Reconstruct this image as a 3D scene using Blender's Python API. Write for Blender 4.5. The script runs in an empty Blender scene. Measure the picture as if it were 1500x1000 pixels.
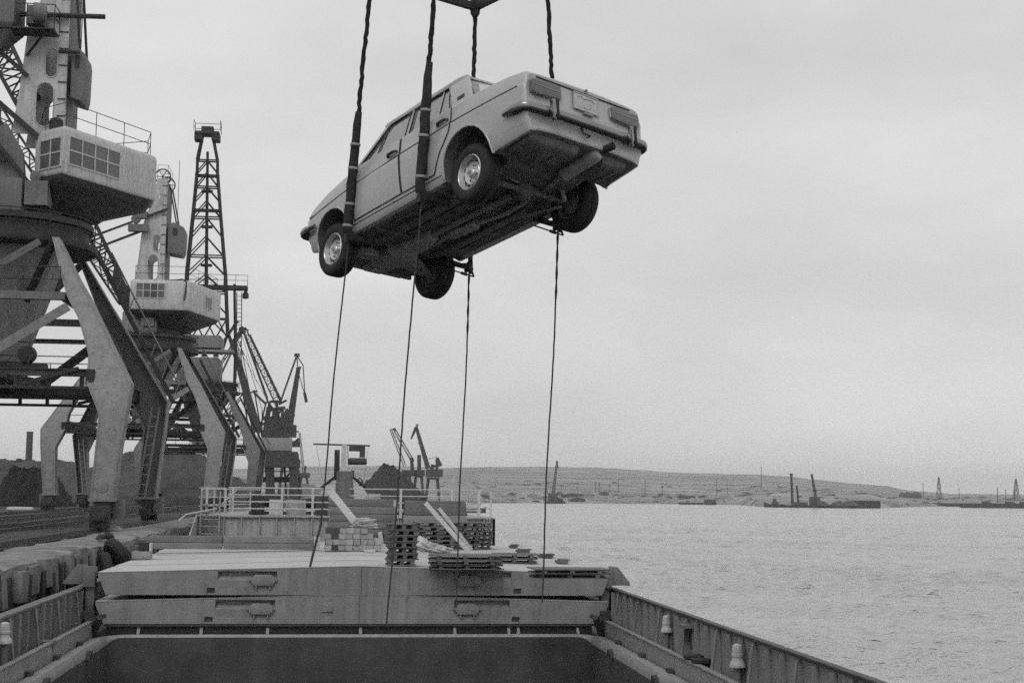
import bpy, bmesh, math, random
import numpy as np
from mathutils import Vector, Matrix
from mathutils.geometry import tessellate_polygon
random.seed(7)
SC = bpy.context.scene
COL = SC.collection
R = math.radians

# ------------------------------------------------------------------ camera
H = 6.6                                    # eye height above the water
YAW, PITCH, ROLL = R(6.8617), R(6.0727), R(0.6)
FPX = 2083.3                               # 50 mm lens on a 1500 px wide frame
fw = Vector((math.sin(YAW)*math.cos(PITCH), math.cos(YAW)*math.cos(PITCH), math.sin(PITCH)))
rt = Vector((math.cos(YAW), -math.sin(YAW), 0.0))
up = rt.cross(fw)
rt, up = rt*math.cos(ROLL)+up*math.sin(ROLL), up*math.cos(ROLL)-rt*math.sin(ROLL)
cd = bpy.data.cameras.new('camera'); cam = bpy.data.objects.new('camera', cd); COL.objects.link(cam)
cd.lens = 50.0; cd.sensor_width = 36.0; cd.clip_start = 0.3; cd.clip_end = 20000.0
mw = Matrix((rt, up, -fw)).transposed().to_4x4(); mw.translation = Vector((0, 0, H)); cam.matrix_world = mw
SC.camera = cam
def at(px, py, Y=None, Z=None):
    d = fw*FPX + rt*(px-750) - up*(py-500)
    t = Y/d.y if Y is not None else (Z-H)/d.z
    return Vector((0, 0, H)) + d*t

# ------------------------------------------------------------------ sky, sun, exposure
SUN_EL, SUN_AZ = R(48), R(200)             # high, from behind the viewer
W = bpy.data.worlds.new('World'); SC.world = W; W.use_nodes = True
nt = W.node_tree; nt.nodes.clear()
def N(t, ty, **kw):
    n = t.nodes.new(ty)
    for k, v in kw.items(): setattr(n, k, v)
    return n
sky = N(nt, 'ShaderNodeTexSky', sky_type='NISHITA', sun_disc=False, sun_elevation=SUN_EL, sun_rotation=SUN_AZ, air_density=1.0, dust_density=4.0)
bw = N(nt, 'ShaderNodeRGBToBW')
tc = N(nt, 'ShaderNodeTexCoord'); mp = N(nt, 'ShaderNodeMapping'); mp.inputs['Scale'].default_value = (1.0, 1.0, 2.6)
cl = N(nt, 'ShaderNodeTexNoise'); cl.inputs['Scale'].default_value = 3.4; cl.inputs['Detail'].default_value = 5; cl.inputs['Roughness'].default_value = 0.5
cr = N(nt, 'ShaderNodeMapRange'); cr.inputs['From Min'].default_value = 0.28; cr.inputs['From Max'].default_value = 0.72
cr.inputs['To Min'].default_value = 6.3; cr.inputs['To Max'].default_value = 8.1
mx = N(nt, 'ShaderNodeMix', data_type='FLOAT'); mx.inputs[0].default_value = 0.92
bg = N(nt, 'ShaderNodeBackground'); bg.inputs['Strength'].default_value = 0.10
wo = N(nt, 'ShaderNodeOutputWorld')
L = nt.links.new
L(sky.outputs[0], bw.inputs[0]); L(tc.outputs['Generated'], mp.inputs[0]); L(mp.outputs[0], cl.inputs['Vector'])
L(cl.outputs[0], cr.inputs[0]); L(bw.outputs[0], mx.inputs[2]); L(cr.outputs[0], mx.inputs[3])
L(mx.outputs[0], bg.inputs[0]); L(bg.outputs[0], wo.inputs[0])
sd = bpy.data.lights.new('sun', 'SUN'); sd.energy = 0.8; sd.angle = R(25); sd.color = (1, 1, 1)
so = bpy.data.objects.new('sun', sd); COL.objects.link(so)
sdir = Vector((math.sin(SUN_AZ)*math.cos(SUN_EL), math.cos(SUN_AZ)*math.cos(SUN_EL), math.sin(SUN_EL)))
so.rotation_euler = (-sdir).to_track_quat('-Z', 'Y').to_euler(); so.location = (0, -20, 60)
vs = SC.view_settings; vs.view_transform = 'Standard'; vs.look = 'None'; vs.gamma = 1.0; vs.exposure = 0.0; vs.use_curve_mapping = False
SC.cycles.use_denoising = False; SC.cycles.filter_width = 1.5; SC.cycles.use_adaptive_sampling = True; SC.cycles.adaptive_threshold = 0.035; SC.cycles.adaptive_min_samples = 24
SC.cycles.volume_bounces = 0; SC.cycles.max_bounces = 6; SC.cycles.caustics_reflective = False; SC.cycles.caustics_refractive = False

# ------------------------------------------------------------------ materials (the photograph is black and white: all greys)
MATS = {}
def mat(name, v, rough=0.65, metal=0.0, var=0.18, scale=2.5, bump=0.0, bscale=40.0, streak=0.0, spots=0.0, rnd=0.06, spec=0.35, stretch=(1, 1, 1)):
    if name in MATS: return MATS[name]
    m = bpy.data.materials.new(name); m.use_nodes = True; t = m.node_tree; Lk = t.links.new
    b = t.nodes['Principled BSDF']; b.inputs['Roughness'].default_value = rough; b.inputs['Metallic'].default_value = metal
    b.inputs['Specular IOR Level'].default_value = spec
    c = N(t, 'ShaderNodeTexCoord'); mpn = N(t, 'ShaderNodeMapping'); mpn.inputs['Scale'].default_value = stretch
    Lk(c.outputs['Object'], mpn.inputs[0])
    n1 = N(t, 'ShaderNodeTexNoise'); n1.inputs['Scale'].default_value = scale; n1.inputs['Detail'].default_value = 8; n1.inputs['Roughness'].default_value = 0.62
    Lk(mpn.outputs[0], n1.inputs['Vector'])
    mr = N(t, 'ShaderNodeMapRange'); mr.inputs['From Min'].default_value = 0.25; mr.inputs['From Max'].default_value = 0.75
    mr.inputs['To Min'].default_value = 1-var; mr.inputs['To Max'].default_value = 1+var; Lk(n1.outputs[0], mr.inputs[0])
    cur = mr.outputs[0]
    def mul(a, bsock):
        k = N(t, 'ShaderNodeMath', operation='MULTIPLY'); Lk(a, k.inputs[0]); Lk(bsock, k.inputs[1]); return k.outputs[0]
    if streak:
        ms = N(t, 'ShaderNodeMapping'); ms.inputs['Scale'].default_value = (5, 5, 0.35); Lk(c.outputs['Object'], ms.inputs[0])
        ns = N(t, 'ShaderNodeTexNoise'); ns.inputs['Scale'].default_value = 1.6; ns.inputs['Detail'].default_value = 5; Lk(ms.outputs[0], ns.inputs['Vector'])
        r2 = N(t, 'ShaderNodeMapRange'); r2.inputs['From Min'].default_value = 0.45; r2.inputs['From Max'].default_value = 0.75
        r2.inputs['To Min'].default_value = 1.0; r2.inputs['To Max'].default_value = 1-streak; Lk(ns.outputs[0], r2.inputs[0])
        cur = mul(cur, r2.outputs[0])
    if spots:
        nv = N(t, 'ShaderNodeTexNoise'); nv.inputs['Scale'].default_value = scale*4.5; nv.inputs['Detail'].default_value = 4; Lk(mpn.outputs[0], nv.inputs['Vector'])
        r3 = N(t, 'ShaderNodeMapRange'); r3.inputs['From Min'].default_value = 0.60; r3.inputs['From Max'].default_value = 0.68
        r3.inputs['To Min'].default_value = 1.0; r3.inputs['To Max'].default_value = 1-spots; Lk(nv.outputs[0], r3.inputs[0])
        cur = mul(cur, r3.outputs[0])
    oi = N(t, 'ShaderNodeObjectInfo')
    r4 = N(t, 'ShaderNodeMapRange'); r4.inputs['To Min'].default_value = v*(1-rnd); r4.inputs['To Max'].default_value = v*(1+rnd); Lk(oi.outputs['Random'], r4.inputs[0])
    cur = mul(cur, r4.outputs[0])
    cc = N(t, 'ShaderNodeCombineColor')
    for i in range(3): Lk(cur, cc.inputs[i])
    Lk(cc.outputs[0], b.inputs['Base Color'])
    if bump:
        nb = N(t, 'ShaderNodeTexNoise'); nb.inputs['Scale'].default_value = bscale; nb.inputs['Detail'].default_value = 5; Lk(mpn.outputs[0], nb.inputs['Vector'])
        bp = N(t, 'ShaderNodeBump'); bp.inputs['Strength'].default_value = bump; bp.inputs['Distance'].default_value = 0.02
        Lk(nb.outputs[0], bp.inputs['Height']); Lk(bp.outputs[0], b.inputs['Normal'])
    MATS[name] = m
    return m

M_CAR = mat('car_paint', 0.42, rough=0.34, var=0.09, scale=2.5, spec=0.5, rnd=0, spots=0.06, bump=0.02, bscale=2.0)
M_CAR.node_tree.nodes['Principled BSDF'].inputs['Coat Weight'].default_value = 0.35
M_CAR.node_tree.nodes['Principled BSDF'].inputs['Coat Roughness'].default_value = 0.12
M_CARIN = mat('car_underbody', 0.13, rough=0.75, var=0.5, scale=6, spots=0.3, bump=0.3, bscale=12)
M_CARIN2 = mat('car_greasy_metal', 0.26, rough=0.5, var=0.4, scale=9, spots=0.3)
M_CHROME = mat('chrome', 0.30, rough=0.26, metal=1.0, var=0.1)
M_RUB = mat('rubber', 0.022, rough=0.75, var=0.3, scale=8, bump=0.15, bscale=30)
M_TRIM = mat('black_trim', 0.015, rough=0.5, var=0.1)
M_RIM = mat('rim_silver', 0.55, rough=0.3, metal=0.55, var=0.15, scale=8)
M_LAMP = mat('tail_lamp', 0.12, rough=0.18, var=0.25, scale=20, spec=0.6)
M_SEAT = mat('seat_fabric', 0.05, rough=0.9, var=0.2)
M_ROPE = mat('rope_dark', 0.016, rough=0.95, var=0.4, scale=20, bump=0.8, bscale=40)
M_SLEEVE = mat('sleeve_cloth', 0.030, rough=0.95, var=0.4, scale=12, bump=0.8, bscale=22)
M_BAND = mat('tie_band', 0.30, rough=0.8, var=0.2)
M_TAG = mat('tag_rope', 0.05, rough=0.95, var=0.3, scale=30)
M_STEEL = mat('painted_steel', 0.16, rough=0.6, var=0.16, scale=2.2, streak=0.18, spots=0.12, bump=0.12, bscale=9)
M_COVER = mat('hatch_cover_paint', 0.25, rough=0.6, var=0.20, scale=1.7, streak=0.25, spots=0.2, bump=0.12, bscale=6)
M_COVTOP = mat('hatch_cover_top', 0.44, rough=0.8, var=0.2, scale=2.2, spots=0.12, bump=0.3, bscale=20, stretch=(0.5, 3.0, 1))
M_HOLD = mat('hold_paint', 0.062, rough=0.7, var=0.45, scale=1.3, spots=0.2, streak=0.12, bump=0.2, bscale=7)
M_COAM = mat('coaming_paint', 0.27, rough=0.55, var=0.25, scale=3, spots=0.35, streak=0.1, bump=0.15, bscale=14)
M_BULW = mat('bulwark_paint', 0.25, rough=0.6, var=0.2, scale=1.8, streak=0.25, spots=0.18, bump=0.2, bscale=5)
M_CAPR = mat('bulwark_cap_paint', 0.045, rough=0.5, var=0.3, scale=3, spots=0.2)
M_CAPL = mat('bulwark_cap_worn', 0.15, rough=0.5, var=0.3, scale=3, spots=0.3)
M_DECK = mat('deck_paint', 0.10, rough=0.75, var=0.3, scale=2, spots=0.3)
M_WHITE = mat('white_paint', 0.55, rough=0.5, var=0.12, scale=3, streak=0.15, spots=0.3)
M_DIRTYW = mat('dirty_white_paint', 0.36, rough=0.6, var=0.25, scale=2.2, streak=0.4, spots=0.45)
M_DARK = mat('dark_steel', 0.028, rough=0.6, var=0.35, scale=4, spots=0.2)
M_DARK2 = mat('dark_grey_steel', 0.06, rough=0.65, var=0.3, scale=3, spots=0.2, streak=0.2)
M_BLACK = mat('black_gap', 0.008, rough=0.9, var=0.1)
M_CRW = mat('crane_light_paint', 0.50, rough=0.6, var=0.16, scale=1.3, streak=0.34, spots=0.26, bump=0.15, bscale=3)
M_CRL = mat('crane_leg_paint', 0.24, rough=0.65, var=0.24, scale=2.4, streak=0.2, spots=0.5, bump=0.15, bscale=4)
M_CRM = mat('crane_mid_paint', 0.15, rough=0.65, var=0.2, scale=1.6, streak=0.2, spots=0.25)
M_CRI = mat('crane_leg_shade_lift', 0.27, rough=0.65, var=0.25, scale=1.6, streak=0.2, spots=0.3)  # far-leg tone, lightened in the colour to offset deep shade inside the channel
M_CAPW = mat('vent_cap_paint', 0.45, rough=0.5, var=0.15, scale=6, streak=0.2, spots=0.3)
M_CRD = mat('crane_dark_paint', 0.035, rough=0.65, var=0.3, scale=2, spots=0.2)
M_FAR = mat('far_crane_paint', 0.045, rough=0.7, var=0.2, scale=0.8, rnd=0.15)
M_FARL = mat('far_crane_light_paint', 0.26, rough=0.7, var=0.15, scale=0.8)
M_PANE = mat('window_pane', 0.10, rough=0.15, var=0.3, scale=0.9, spec=0.6, rnd=0.35)
M_CONC = mat('quay_concrete', 0.20, rough=0.9, var=0.6, scale=0.8, spots=0.45, bump=0.8, bscale=3)
M_CONB = mat('quay_block_concrete', 0.18, rough=0.9, var=0.55, scale=2.5, spots=0.5, bump=0.6, bscale=8)
M_GROUND = mat('coal_dusty_ground', 0.060, rough=0.95, var=0.55, scale=0.16, spots=0.25, bump=0.6, bscale=2.5)
M_COAL = mat('coal', 0.017, rough=0.9, var=0.4, scale=1.2, bump=0.9, bscale=2.0)
M_SPOIL = mat('spoil_heap', 0.06, rough=0.95, var=0.5, scale=0.5, bump=1.0, bscale=2.2, stretch=(0.5, 0.5, 2.5))
M_RAIL = mat('rail_steel', 0.05, rough=0.4, var=0.3, scale=3, metal=0.3)
M_PALL = mat('pallet_wood', 0.13, rough=0.9, var=0.35, scale=3, stretch=(1, 6, 6), rnd=0.35, bump=0.3)
M_WOODL = mat('fresh_timber', 0.48, rough=0.8, var=0.28, scale=4, stretch=(1, 6, 6), rnd=0.12)
M_WOODM = mat('grey_timber', 0.19, rough=0.85, var=0.3, scale=3, stretch=(0.6, 7, 7), rnd=0.25, bump=0.4, bscale=10)
M_BLOCK = mat('pale_block', 0.33, rough=0.85, var=0.2, scale=7, rnd=0.18, bump=0.4, bscale=16)
M_SACK = mat('sack_cloth', 0.50, rough=0.9, var=0.2, scale=5, rnd=0.3, bump=0.6, bscale=18)

def glass_mat(base=0.30, pale_mix=0.14):
    m = bpy.data.materials.new('car_glass'); m.use_nodes = True; t = m.node_tree; b = t.nodes['Principled BSDF']
    tr = N(t, 'ShaderNodeBsdfTransparent'); tr.inputs[0].default_value = (0.80, 0.80, 0.80, 1)
    gl = N(t, 'ShaderNodeBsdfGlossy'); gl.inputs['Roughness'].default_value = 0.03
    fr = N(t, 'ShaderNodeFresnel'); fr.inputs[0].default_value = 1.55
    ad = N(t, 'ShaderNodeMath', operation='MULTIPLY_ADD'); ad.inputs[1].default_value = 0.8; ad.inputs[2].default_value = base; t.links.new(fr.outputs[0], ad.inputs[0])
    ms = N(t, 'ShaderNodeMixShader'); t.links.new(ad.outputs[0], ms.inputs[0]); t.links.new(tr.outputs[0], ms.inputs[1]); t.links.new(gl.outputs[0], ms.inputs[2])
    t.nodes.remove(b); df = N(t, 'ShaderNodeBsdfDiffuse'); df.inputs[0].default_value = (0.55, 0.55, 0.55, 1); m2 = N(t, 'ShaderNodeMixShader'); nz = N(t, 'ShaderNodeTexNoise'); nz.inputs['Scale'].default_value = 3.0
    k = N(t, 'ShaderNodeMapRange'); k.inputs['To Min'].default_value = pale_mix*0.6; k.inputs['To Max'].default_value = pale_mix*1.4; t.links.new(nz.outputs[0], k.inputs[0]); t.links.new(k.outputs[0], m2.inputs[0])  # pale diffuse share mixed over the clear glass, varied by noise
    t.links.new(ms.outputs[0], m2.inputs[1]); t.links.new(df.outputs[0], m2.inputs[2]); t.links.new(m2.outputs[0], t.nodes['Material Output'].inputs[0]); return m
M_GLASS = glass_mat(); M_GLASSR = glass_mat(0.75, 0.5); M_GLASSR.name = 'car_rear_glass'

# ------------------------------------------------------------------ mesh helpers
def V(*a): return Vector(a)
class MB:
    def __init__(s): s.v = []; s.f = []
    def add(s, vs_, fs):
        o = len(s.v); s.v += [Vector(p) for p in vs_]; s.f += [tuple(i+o for i in q) for q in fs]; return s
    def box(s, c, d, M=None):
        x, y, z = d[0]/2, d[1]/2, d[2]/2; c = Vector(c)
        P = [Vector(p) for p in ((-x,-y,-z),(x,-y,-z),(x,y,-z),(-x,y,-z),(-x,-y,z),(x,-y,z),(x,y,z),(-x,y,z))]
        if M is not None: P = [M @ p for p in P]
        return s.add([p+c for p in P], [(0,3,2,1),(4,5,6,7),(0,1,5,4),(1,2,6,5),(2,3,7,6),(3,0,4,7)])
    def bx(s, x0, x1, y0, y1, z0, z1): return s.box(((x0+x1)/2, (y0+y1)/2, (z0+z1)/2), (abs(x1-x0), abs(y1-y0), abs(z1-z0)))
    def beam(s, p0, p1, w, h=None, upv=(0, 0, 1), w1=None, h1=None):
        p0, p1 = Vector(p0), Vector(p1); h = h or w; w1 = w1 or w; h1 = h1 or h
        d = (p1-p0).normalized(); u = Vector(upv); u = u - d*u.dot(d)
        if u.length < 1e-4: u = Vector((0, 1, 0)) - d*d.y
        u.normalize(); r = d.cross(u); P = []
        for p, a, b in ((p0, w, h), (p1, w1, h1)):
            P += [p-r*a/2-u*b/2, p+r*a/2-u*b/2, p+r*a/2+u*b/2, p-r*a/2+u*b/2]
        return s.add(P, [(0,1,2,3),(7,6,5,4),(0,4,5,1),(1,5,6,2),(2,6,7,3),(3,7,4,0)])
    def path(s, pts, r, n=6, cap=True, jit=0.0):
        pts = [Vector(p) for p in pts]; rr = r if isinstance(r, (list, tuple)) else [r]*len(pts)
        u = None; rings = []
        for i, p in enumerate(pts):
            d = (pts[min(i+1, len(pts)-1)]-pts[max(i-1, 0)]).normalized()
            if u is None: u = d.orthogonal().normalized()
            u = (u-d*u.dot(d)).normalized(); w = d.cross(u)
            rings.append([p+(u*math.cos(2*math.pi*k/n)+w*math.sin(2*math.pi*k/n))*rr[i]*(1+random.uniform(-jit, jit)) for k in range(n)])
        return s.loft(rings, cap=cap)
    def tube(s, p0, p1, r, n=8, r2=None): return s.path([p0, p1], [r, r2 if r2 is not None else r], n)
    def loft(s, rings, closed=True, cap=True):
        n = len(rings[0]); P = [p for q in rings for p in q]; F = []
        for i in range(len(rings)-1):
            for k in range(n if closed else n-1):
                a, b = i*n+k, i*n+(k+1) % n; F.append((a, b, b+n, a+n))
        if cap and closed: F.append(tuple(reversed(range(n)))); F.append(tuple(range((len(rings)-1)*n, len(rings)*n)))
        return s.add(P, F)
    def lathe(s, c, prof, ax=(0, 0, 1), n=20, cap=True):
        c = Vector(c); a = Vector(ax).normalized(); u = a.orthogonal().normalized(); w = a.cross(u)
        return s.loft([[c+a*z+(u*math.cos(2*math.pi*k/n)+w*math.sin(2*math.pi*k/n))*max(r, 1e-4) for k in range(n)] for r, z in prof], cap=cap)
    def prism(s, poly, fn, holes=()):
        loops = [list(poly)]+[list(h) for h in holes]; flat = [p for l in loops for p in l]; n = len(flat)
        tri = tessellate_polygon([[Vector((p[0], p[1], 0)) for p in l] for l in loops])
        P = [fn(p[0], p[1], 0) for p in flat]+[fn(p[0], p[1], 1) for p in flat]
        F = [tuple(t) for t in tri]+[tuple(n+i for i in reversed(t)) for t in tri]; o = 0
        for l in loops:
            k = len(l)
            for i in range(k): F.append((o+i, o+(i+1) % k, n+o+(i+1) % k, n+o+i))
            o += k
        return s.add(P, F)
    def ext(s, poly, z0, z1): return s.prism(poly, lambda u, v, t: (u, v, z1 if t else z0))
    def extY(s, poly, y0, y1, holes=()): return s.prism(poly, lambda u, v, t: (u, y1 if t else y0, v), holes)
    def extX(s, poly, x0, x1, holes=()): return s.prism(poly, lambda u, v, t: (x1 if t else x0, u, v), holes)
    def lattice(s, p0, p1, w0, h0, w1, h1, n, r, side=(0, 1, 0), rd=None):
        p0, p1 = Vector(p0), Vector(p1); d = (p1-p0).normalized(); a = Vector(side); a = (a-d*a.dot(d)).normalized(); b = d.cross(a); rd = rd or r*0.6
        C = []
        for i in range(n+1):
            t = i/n; q = p0.lerp(p1, t); w = w0+(w1-w0)*t; h = h0+(h1-h0)*t
            C.append([q+a*w/2*x+b*h/2*y for x, y in ((-1,-1),(1,-1),(1,1),(-1,1))])
        for k in range(4): s.beam(C[0][k], C[-1][k], r*2)
        for i in range(n):
            for k in range(4):
                k2 = (k+1) % 4
                A, B = (C[i][k], C[i+1][k2]) if i % 2 else (C[i][k2], C[i+1][k])
                s.beam(A, B, rd*2); s.beam(C[i+1][k], C[i+1][k2], rd*2)
        return s
    def build(s, name, m, parent=None, bevel=0, seg=2, ang=35, kind=None, label=None, flat=False):
        me = bpy.data.meshes.new(name); c = Vector((0, 0, 0))
        lo = Vector([min(p[i] for p in s.v) for i in range(3)]); hi = Vector([max(p[i] for p in s.v) for i in range(3)])
        c = Vector(((lo.x+hi.x)/2, (lo.y+hi.y)/2, lo.z))
        me.from_pydata([p-c for p in s.v], [], s.f); me.validate()
        bm = bmesh.new(); bm.from_mesh(me); bmesh.ops.recalc_face_normals(bm, faces=bm.faces)
        finish(bm, me, bevel, seg, ang, flat)
        me.materials.append(m)
        o = bpy.data.objects.new(name, me); COL.objects.link(o); ORG[o.name] = c
        if parent is not None: o.parent = parent; o.location = c-ORG[parent.name]
        else: o.location = c
        if kind: o['kind'] = kind
        if label: o['label'] = label
        return o
def finish(bm, me, bevel=0, seg=2, ang=35, flat=False):
    a = R(ang)
    if bevel:
        es = [e for e in bm.edges if len(e.link_faces) == 2 and e.calc_face_angle(0) > R(30)]
        if es: bmesh.ops.bevel(bm, geom=es, offset=bevel, segments=seg, profile=0.6, affect='EDGES', clamp_overlap=True)
    for f in bm.faces: f.smooth = not flat
    for e in bm.edges:
        if len(e.link_faces) == 2 and e.calc_face_angle(0) > a: e.smooth = False
    bm.to_mesh(me); bm.free()
ORG = {}
def tag(o, label, cat, group=None):
    o['label'] = label; o['category'] = cat
    if group: o['group'] = group
    return o
def thing(name, label, cat, loc=(0, 0, 0), group=None, local=False):
    o = bpy.data.objects.new(name, None); COL.objects.link(o); o.location = loc; o.empty_display_size = 0.3
    ORG[o.name] = Vector((0, 0, 0)) if local else Vector(loc)
    return tag(o, label, cat, group)
def copy_tree(o, parent=None):
    c = o.copy(); COL.objects.link(c); c.parent = parent
    for ch in o.children: copy_tree(ch, c)
    return c
def part_copy(o, parent, loc, rz=None):
    c = o.copy(); COL.objects.link(c); c.parent = parent; c.location = loc
    if rz is not None: c.rotation_euler = (0, 0, rz)
    return c
def interp(x, T):
    if x <= T[0][0]: return T[0][1]
    for (a, b), (c, d) in zip(T, T[1:]):
        if x <= c: return b+(d-b)*(x-a)/(c-a)
    return T[-1][1]
def smooth_interp(x, T):
    if x <= T[0][0]: return T[0][1]
    for (a, b), (c, d) in zip(T, T[1:]):
        if x <= c:
            t = (x-a)/(c-a); t = t*t*(3-2*t); return b+(d-b)*t
    return T[-1][1]
def oval(cx, cz, w, h, n=6):
    r = w/2; P = []
    for k in range(n+1): a = math.pi*k/n; P.append((cx+r*math.cos(a), cz+h/2-r+r*math.sin(a)))
    for k in range(n+1): a = math.pi+math.pi*k/n; P.append((cx+r*math.cos(a), cz-h/2+r+r*math.sin(a)))
    return P
def sag(p0, p1, s, n=10):
    p0, p1 = Vector(p0), Vector(p1)
    return [p0.lerp(p1, i/n)-Vector((0, 0, s*4*(i/n)*(1-i/n))) for i in range(n+1)]
# ================================================================== THE SETTING
def water_mat():
    m = bpy.data.materials.new('sea_water'); m.use_nodes = True; t = m.node_tree; b = t.nodes['Principled BSDF']; Lk = t.links.new
    b.inputs['Base Color'].default_value = (0.48, 0.48, 0.48, 1); b.inputs['Roughness'].default_value = 0.16; b.inputs['IOR'].default_value = 1.50
    b.inputs['Specular IOR Level'].default_value = 0.5
    c = N(t, 'ShaderNodeTexCoord'); prev = None
    for i, (sc, sx, sy, dist, st) in enumerate(((0.40, 0.40, 1.0, 0.9, 0.9), (1.5, 0.45, 1.0, 0.22, 0.9), (0.035, 0.4, 1.0, 1.2, 0.4))):
        mpn = N(t, 'ShaderNodeMapping'); mpn.inputs['Scale'].default_value = (sx, sy, 1); mpn.inputs['Rotation'].default_value = (0, 0, 0.25+0.2*i)
        Lk(c.outputs['Object'], mpn.inputs[0])
        n1 = N(t, 'ShaderNodeTexNoise'); n1.inputs['Scale'].default_value = sc; n1.inputs['Detail'].default_value = 5; n1.inputs['Roughness'].default_value = 0.6
        Lk(mpn.outputs[0], n1.inputs['Vector'])
        bp = N(t, 'ShaderNodeBump'); bp.inputs['Strength'].default_value = st; bp.inputs['Distance'].default_value = dist*2
        Lk(n1.outputs[0], bp.inputs['Height'])
        if prev: Lk(prev.outputs[0], bp.inputs['Normal'])
        prev = bp
    Lk(prev.outputs[0], b.inputs['Normal'])
    # wind-ruffled patches are a little rougher
    n2 = N(t, 'ShaderNodeTexNoise'); n2.inputs['Scale'].default_value = 0.012; n2.inputs['Detail'].default_value = 4
    mp2 = N(t, 'ShaderNodeMapping'); mp2.inputs['Scale'].default_value = (0.6, 1.4, 1); Lk(c.outputs['Object'], mp2.inputs[0]); Lk(mp2.outputs[0], n2.inputs['Vector'])
    mr = N(t, 'ShaderNodeMapRange'); mr.inputs['From Min'].default_value = 0.35; mr.inputs['From Max'].default_value = 0.65; mr.inputs['To Min'].default_value = 0.16; mr.inputs['To Max'].default_value = 0.30
    Lk(n2.outputs[0], mr.inputs[0]); Lk(mr.outputs[0], b.inputs['Roughness'])
    return m
M_SEA = water_mat()
def grow(a, b_, d0, d1):
    o = [a]; 
    while o[-1] < b_: f = (o[-1]-a)/(b_-a); o.append(o[-1]+d0+(d1-d0)*f)
    o[-1] = b_; return o
wxs = np.array([-3000, -300, -60, -7.0]+grow(-6.5, 6.0, 0.5, 0.2)[:-1]+grow(6.0, 70, 0.17, 0.40)[0:]+grow(70, 330, 0.40, 2.2)[1:]+[420, 700, 1300, 3000]); wys = np.array([-60, -20, 0, 8]+grow(10, 70, 0.12, 0.30)+grow(70, 360, 0.30, 2.2)[1:]+[420, 600, 900, 1500, 3500])
GX, GY = np.meshgrid(wxs, wys); GZ = np.zeros_like(GX); rw = np.random.RandomState(4)
for i in range(46):
    lam = 0.55*1.06**i; th = rw.normal(1.35, 0.55); kx, ky = 2*np.pi/lam*np.cos(th), 2*np.pi/lam*np.sin(th)
    amp = 0.0105*lam**0.92; dist = np.sqrt(GX**2+GY**2); fade = np.clip(1.6-dist/(lam*110.0), 0, 1)
    ph = rw.uniform(0, 6.28); w = np.sin(GX*kx+GY*ky+ph+0.8*np.sin(GX*0.11*kx/ky+GY*0.05+ph*2))
    GZ += amp*fade*(1-2*np.abs(w)**1.0+0.3*w)*0.8
gust = np.clip(0.5+0.5*np.sin(GX*0.045+2*np.sin(GY*0.03))*np.sin(GY*0.06+1.5*np.sin(GX*0.02))+0.3*np.sin(GX*0.13+GY*0.21+2*np.sin(GY*0.07)), 0, 1.3)
edge = np.clip((GX+6.5)/1.0, 0, 1)*np.clip((GY-9)/2.0, 0, 1)*np.clip((360-GY)/60.0, 0, 1)*np.clip((330-GX)/60.0, 0, 1)
GZ *= (0.35+1.05*gust)*edge
nx, ny = len(wxs), len(wys); co = np.stack([GX, GY, GZ], -1).reshape(-1, 3).astype(np.float32)
ii = (np.arange(ny-1)[:, None]*nx+np.arange(nx-1)[None, :]).reshape(-1); fq = np.stack([ii, ii+1, ii+nx+1, ii+nx], -1).astype(np.int32)
wm = bpy.data.meshes.new('water'); wm.vertices.add(len(co)); wm.vertices.foreach_set('co', co.ravel()); wm.loops.add(fq.size); wm.loops.foreach_set('vertex_index', fq.ravel())
wm.polygons.add(len(fq)); wm.polygons.foreach_set('loop_start', np.arange(0, fq.size, 4, dtype=np.int32)); wm.polygons.foreach_set('use_smooth', np.ones(len(fq), dtype=bool)); wm.update(calc_edges=True); wm.materials.append(M_SEA)
water = bpy.data.objects.new('water', wm); COL.objects.link(water); water['kind'] = 'structure'

QZ, QX = 5.05, -6.55                       # quay level and quay edge
g = MB()
# ground sheet with gentle unevenness, reaching far back behind the heaps
xs = [QX-1.9, -9.5, -11, -12.5, -14, -16, -18, -21, -25, -30, -40, -60, -100, -200, -500, -1400]; ys = [-40, 0, 15, 25]+[30+2.5*i for i in range(40)]+[140, 160, 190, 230, 290, 360, 440, 540, 640, 720]
P = []
for y in ys:
    for i, x in enumerate(xs): P.append((x, y, QZ-0.012+(0 if i == 0 else random.uniform(-0.04, 0.03))))
n = len(xs)
g.add(P, [(j*n+i, j*n+i+1, (j+1)*n+i+1, (j+1)*n+i) for j in range(len(ys)-1) for i in range(n-1)])
g.build('quay_ground', M_GROUND, kind='structure')
# the pale concrete strip along the edge, with a ragged broken lip, and its wall down to the water
g = MB(); P = []; yy = [-40+i*0.5 for i in range(600)]+[260+i*4.0 for i in range(1, 116)]
for y in yy:
    e = QX+random.uniform(-0.10, 0.06)
    P += [(QX-1.9+random.uniform(-0.25, 0.25), y, QZ-0.03), (QX-1.2, y, QZ+random.uniform(0.0, 0.03)), (e-0.35, y, QZ+random.uniform(0.0, 0.04)), (e, y, QZ-random.uniform(0.02, 0.10)), (e+0.02, y, QZ-0.4), (QX-0.05, y, -1.0)]
g.add(P, [(j*6+i, j*6+i+1, (j+1)*6+i+1, (j+1)*6+i) for j in range(len(yy)-1) for i in range(5)])
g.build('quay_edge', M_CONC, kind='structure', flat=True)

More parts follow.
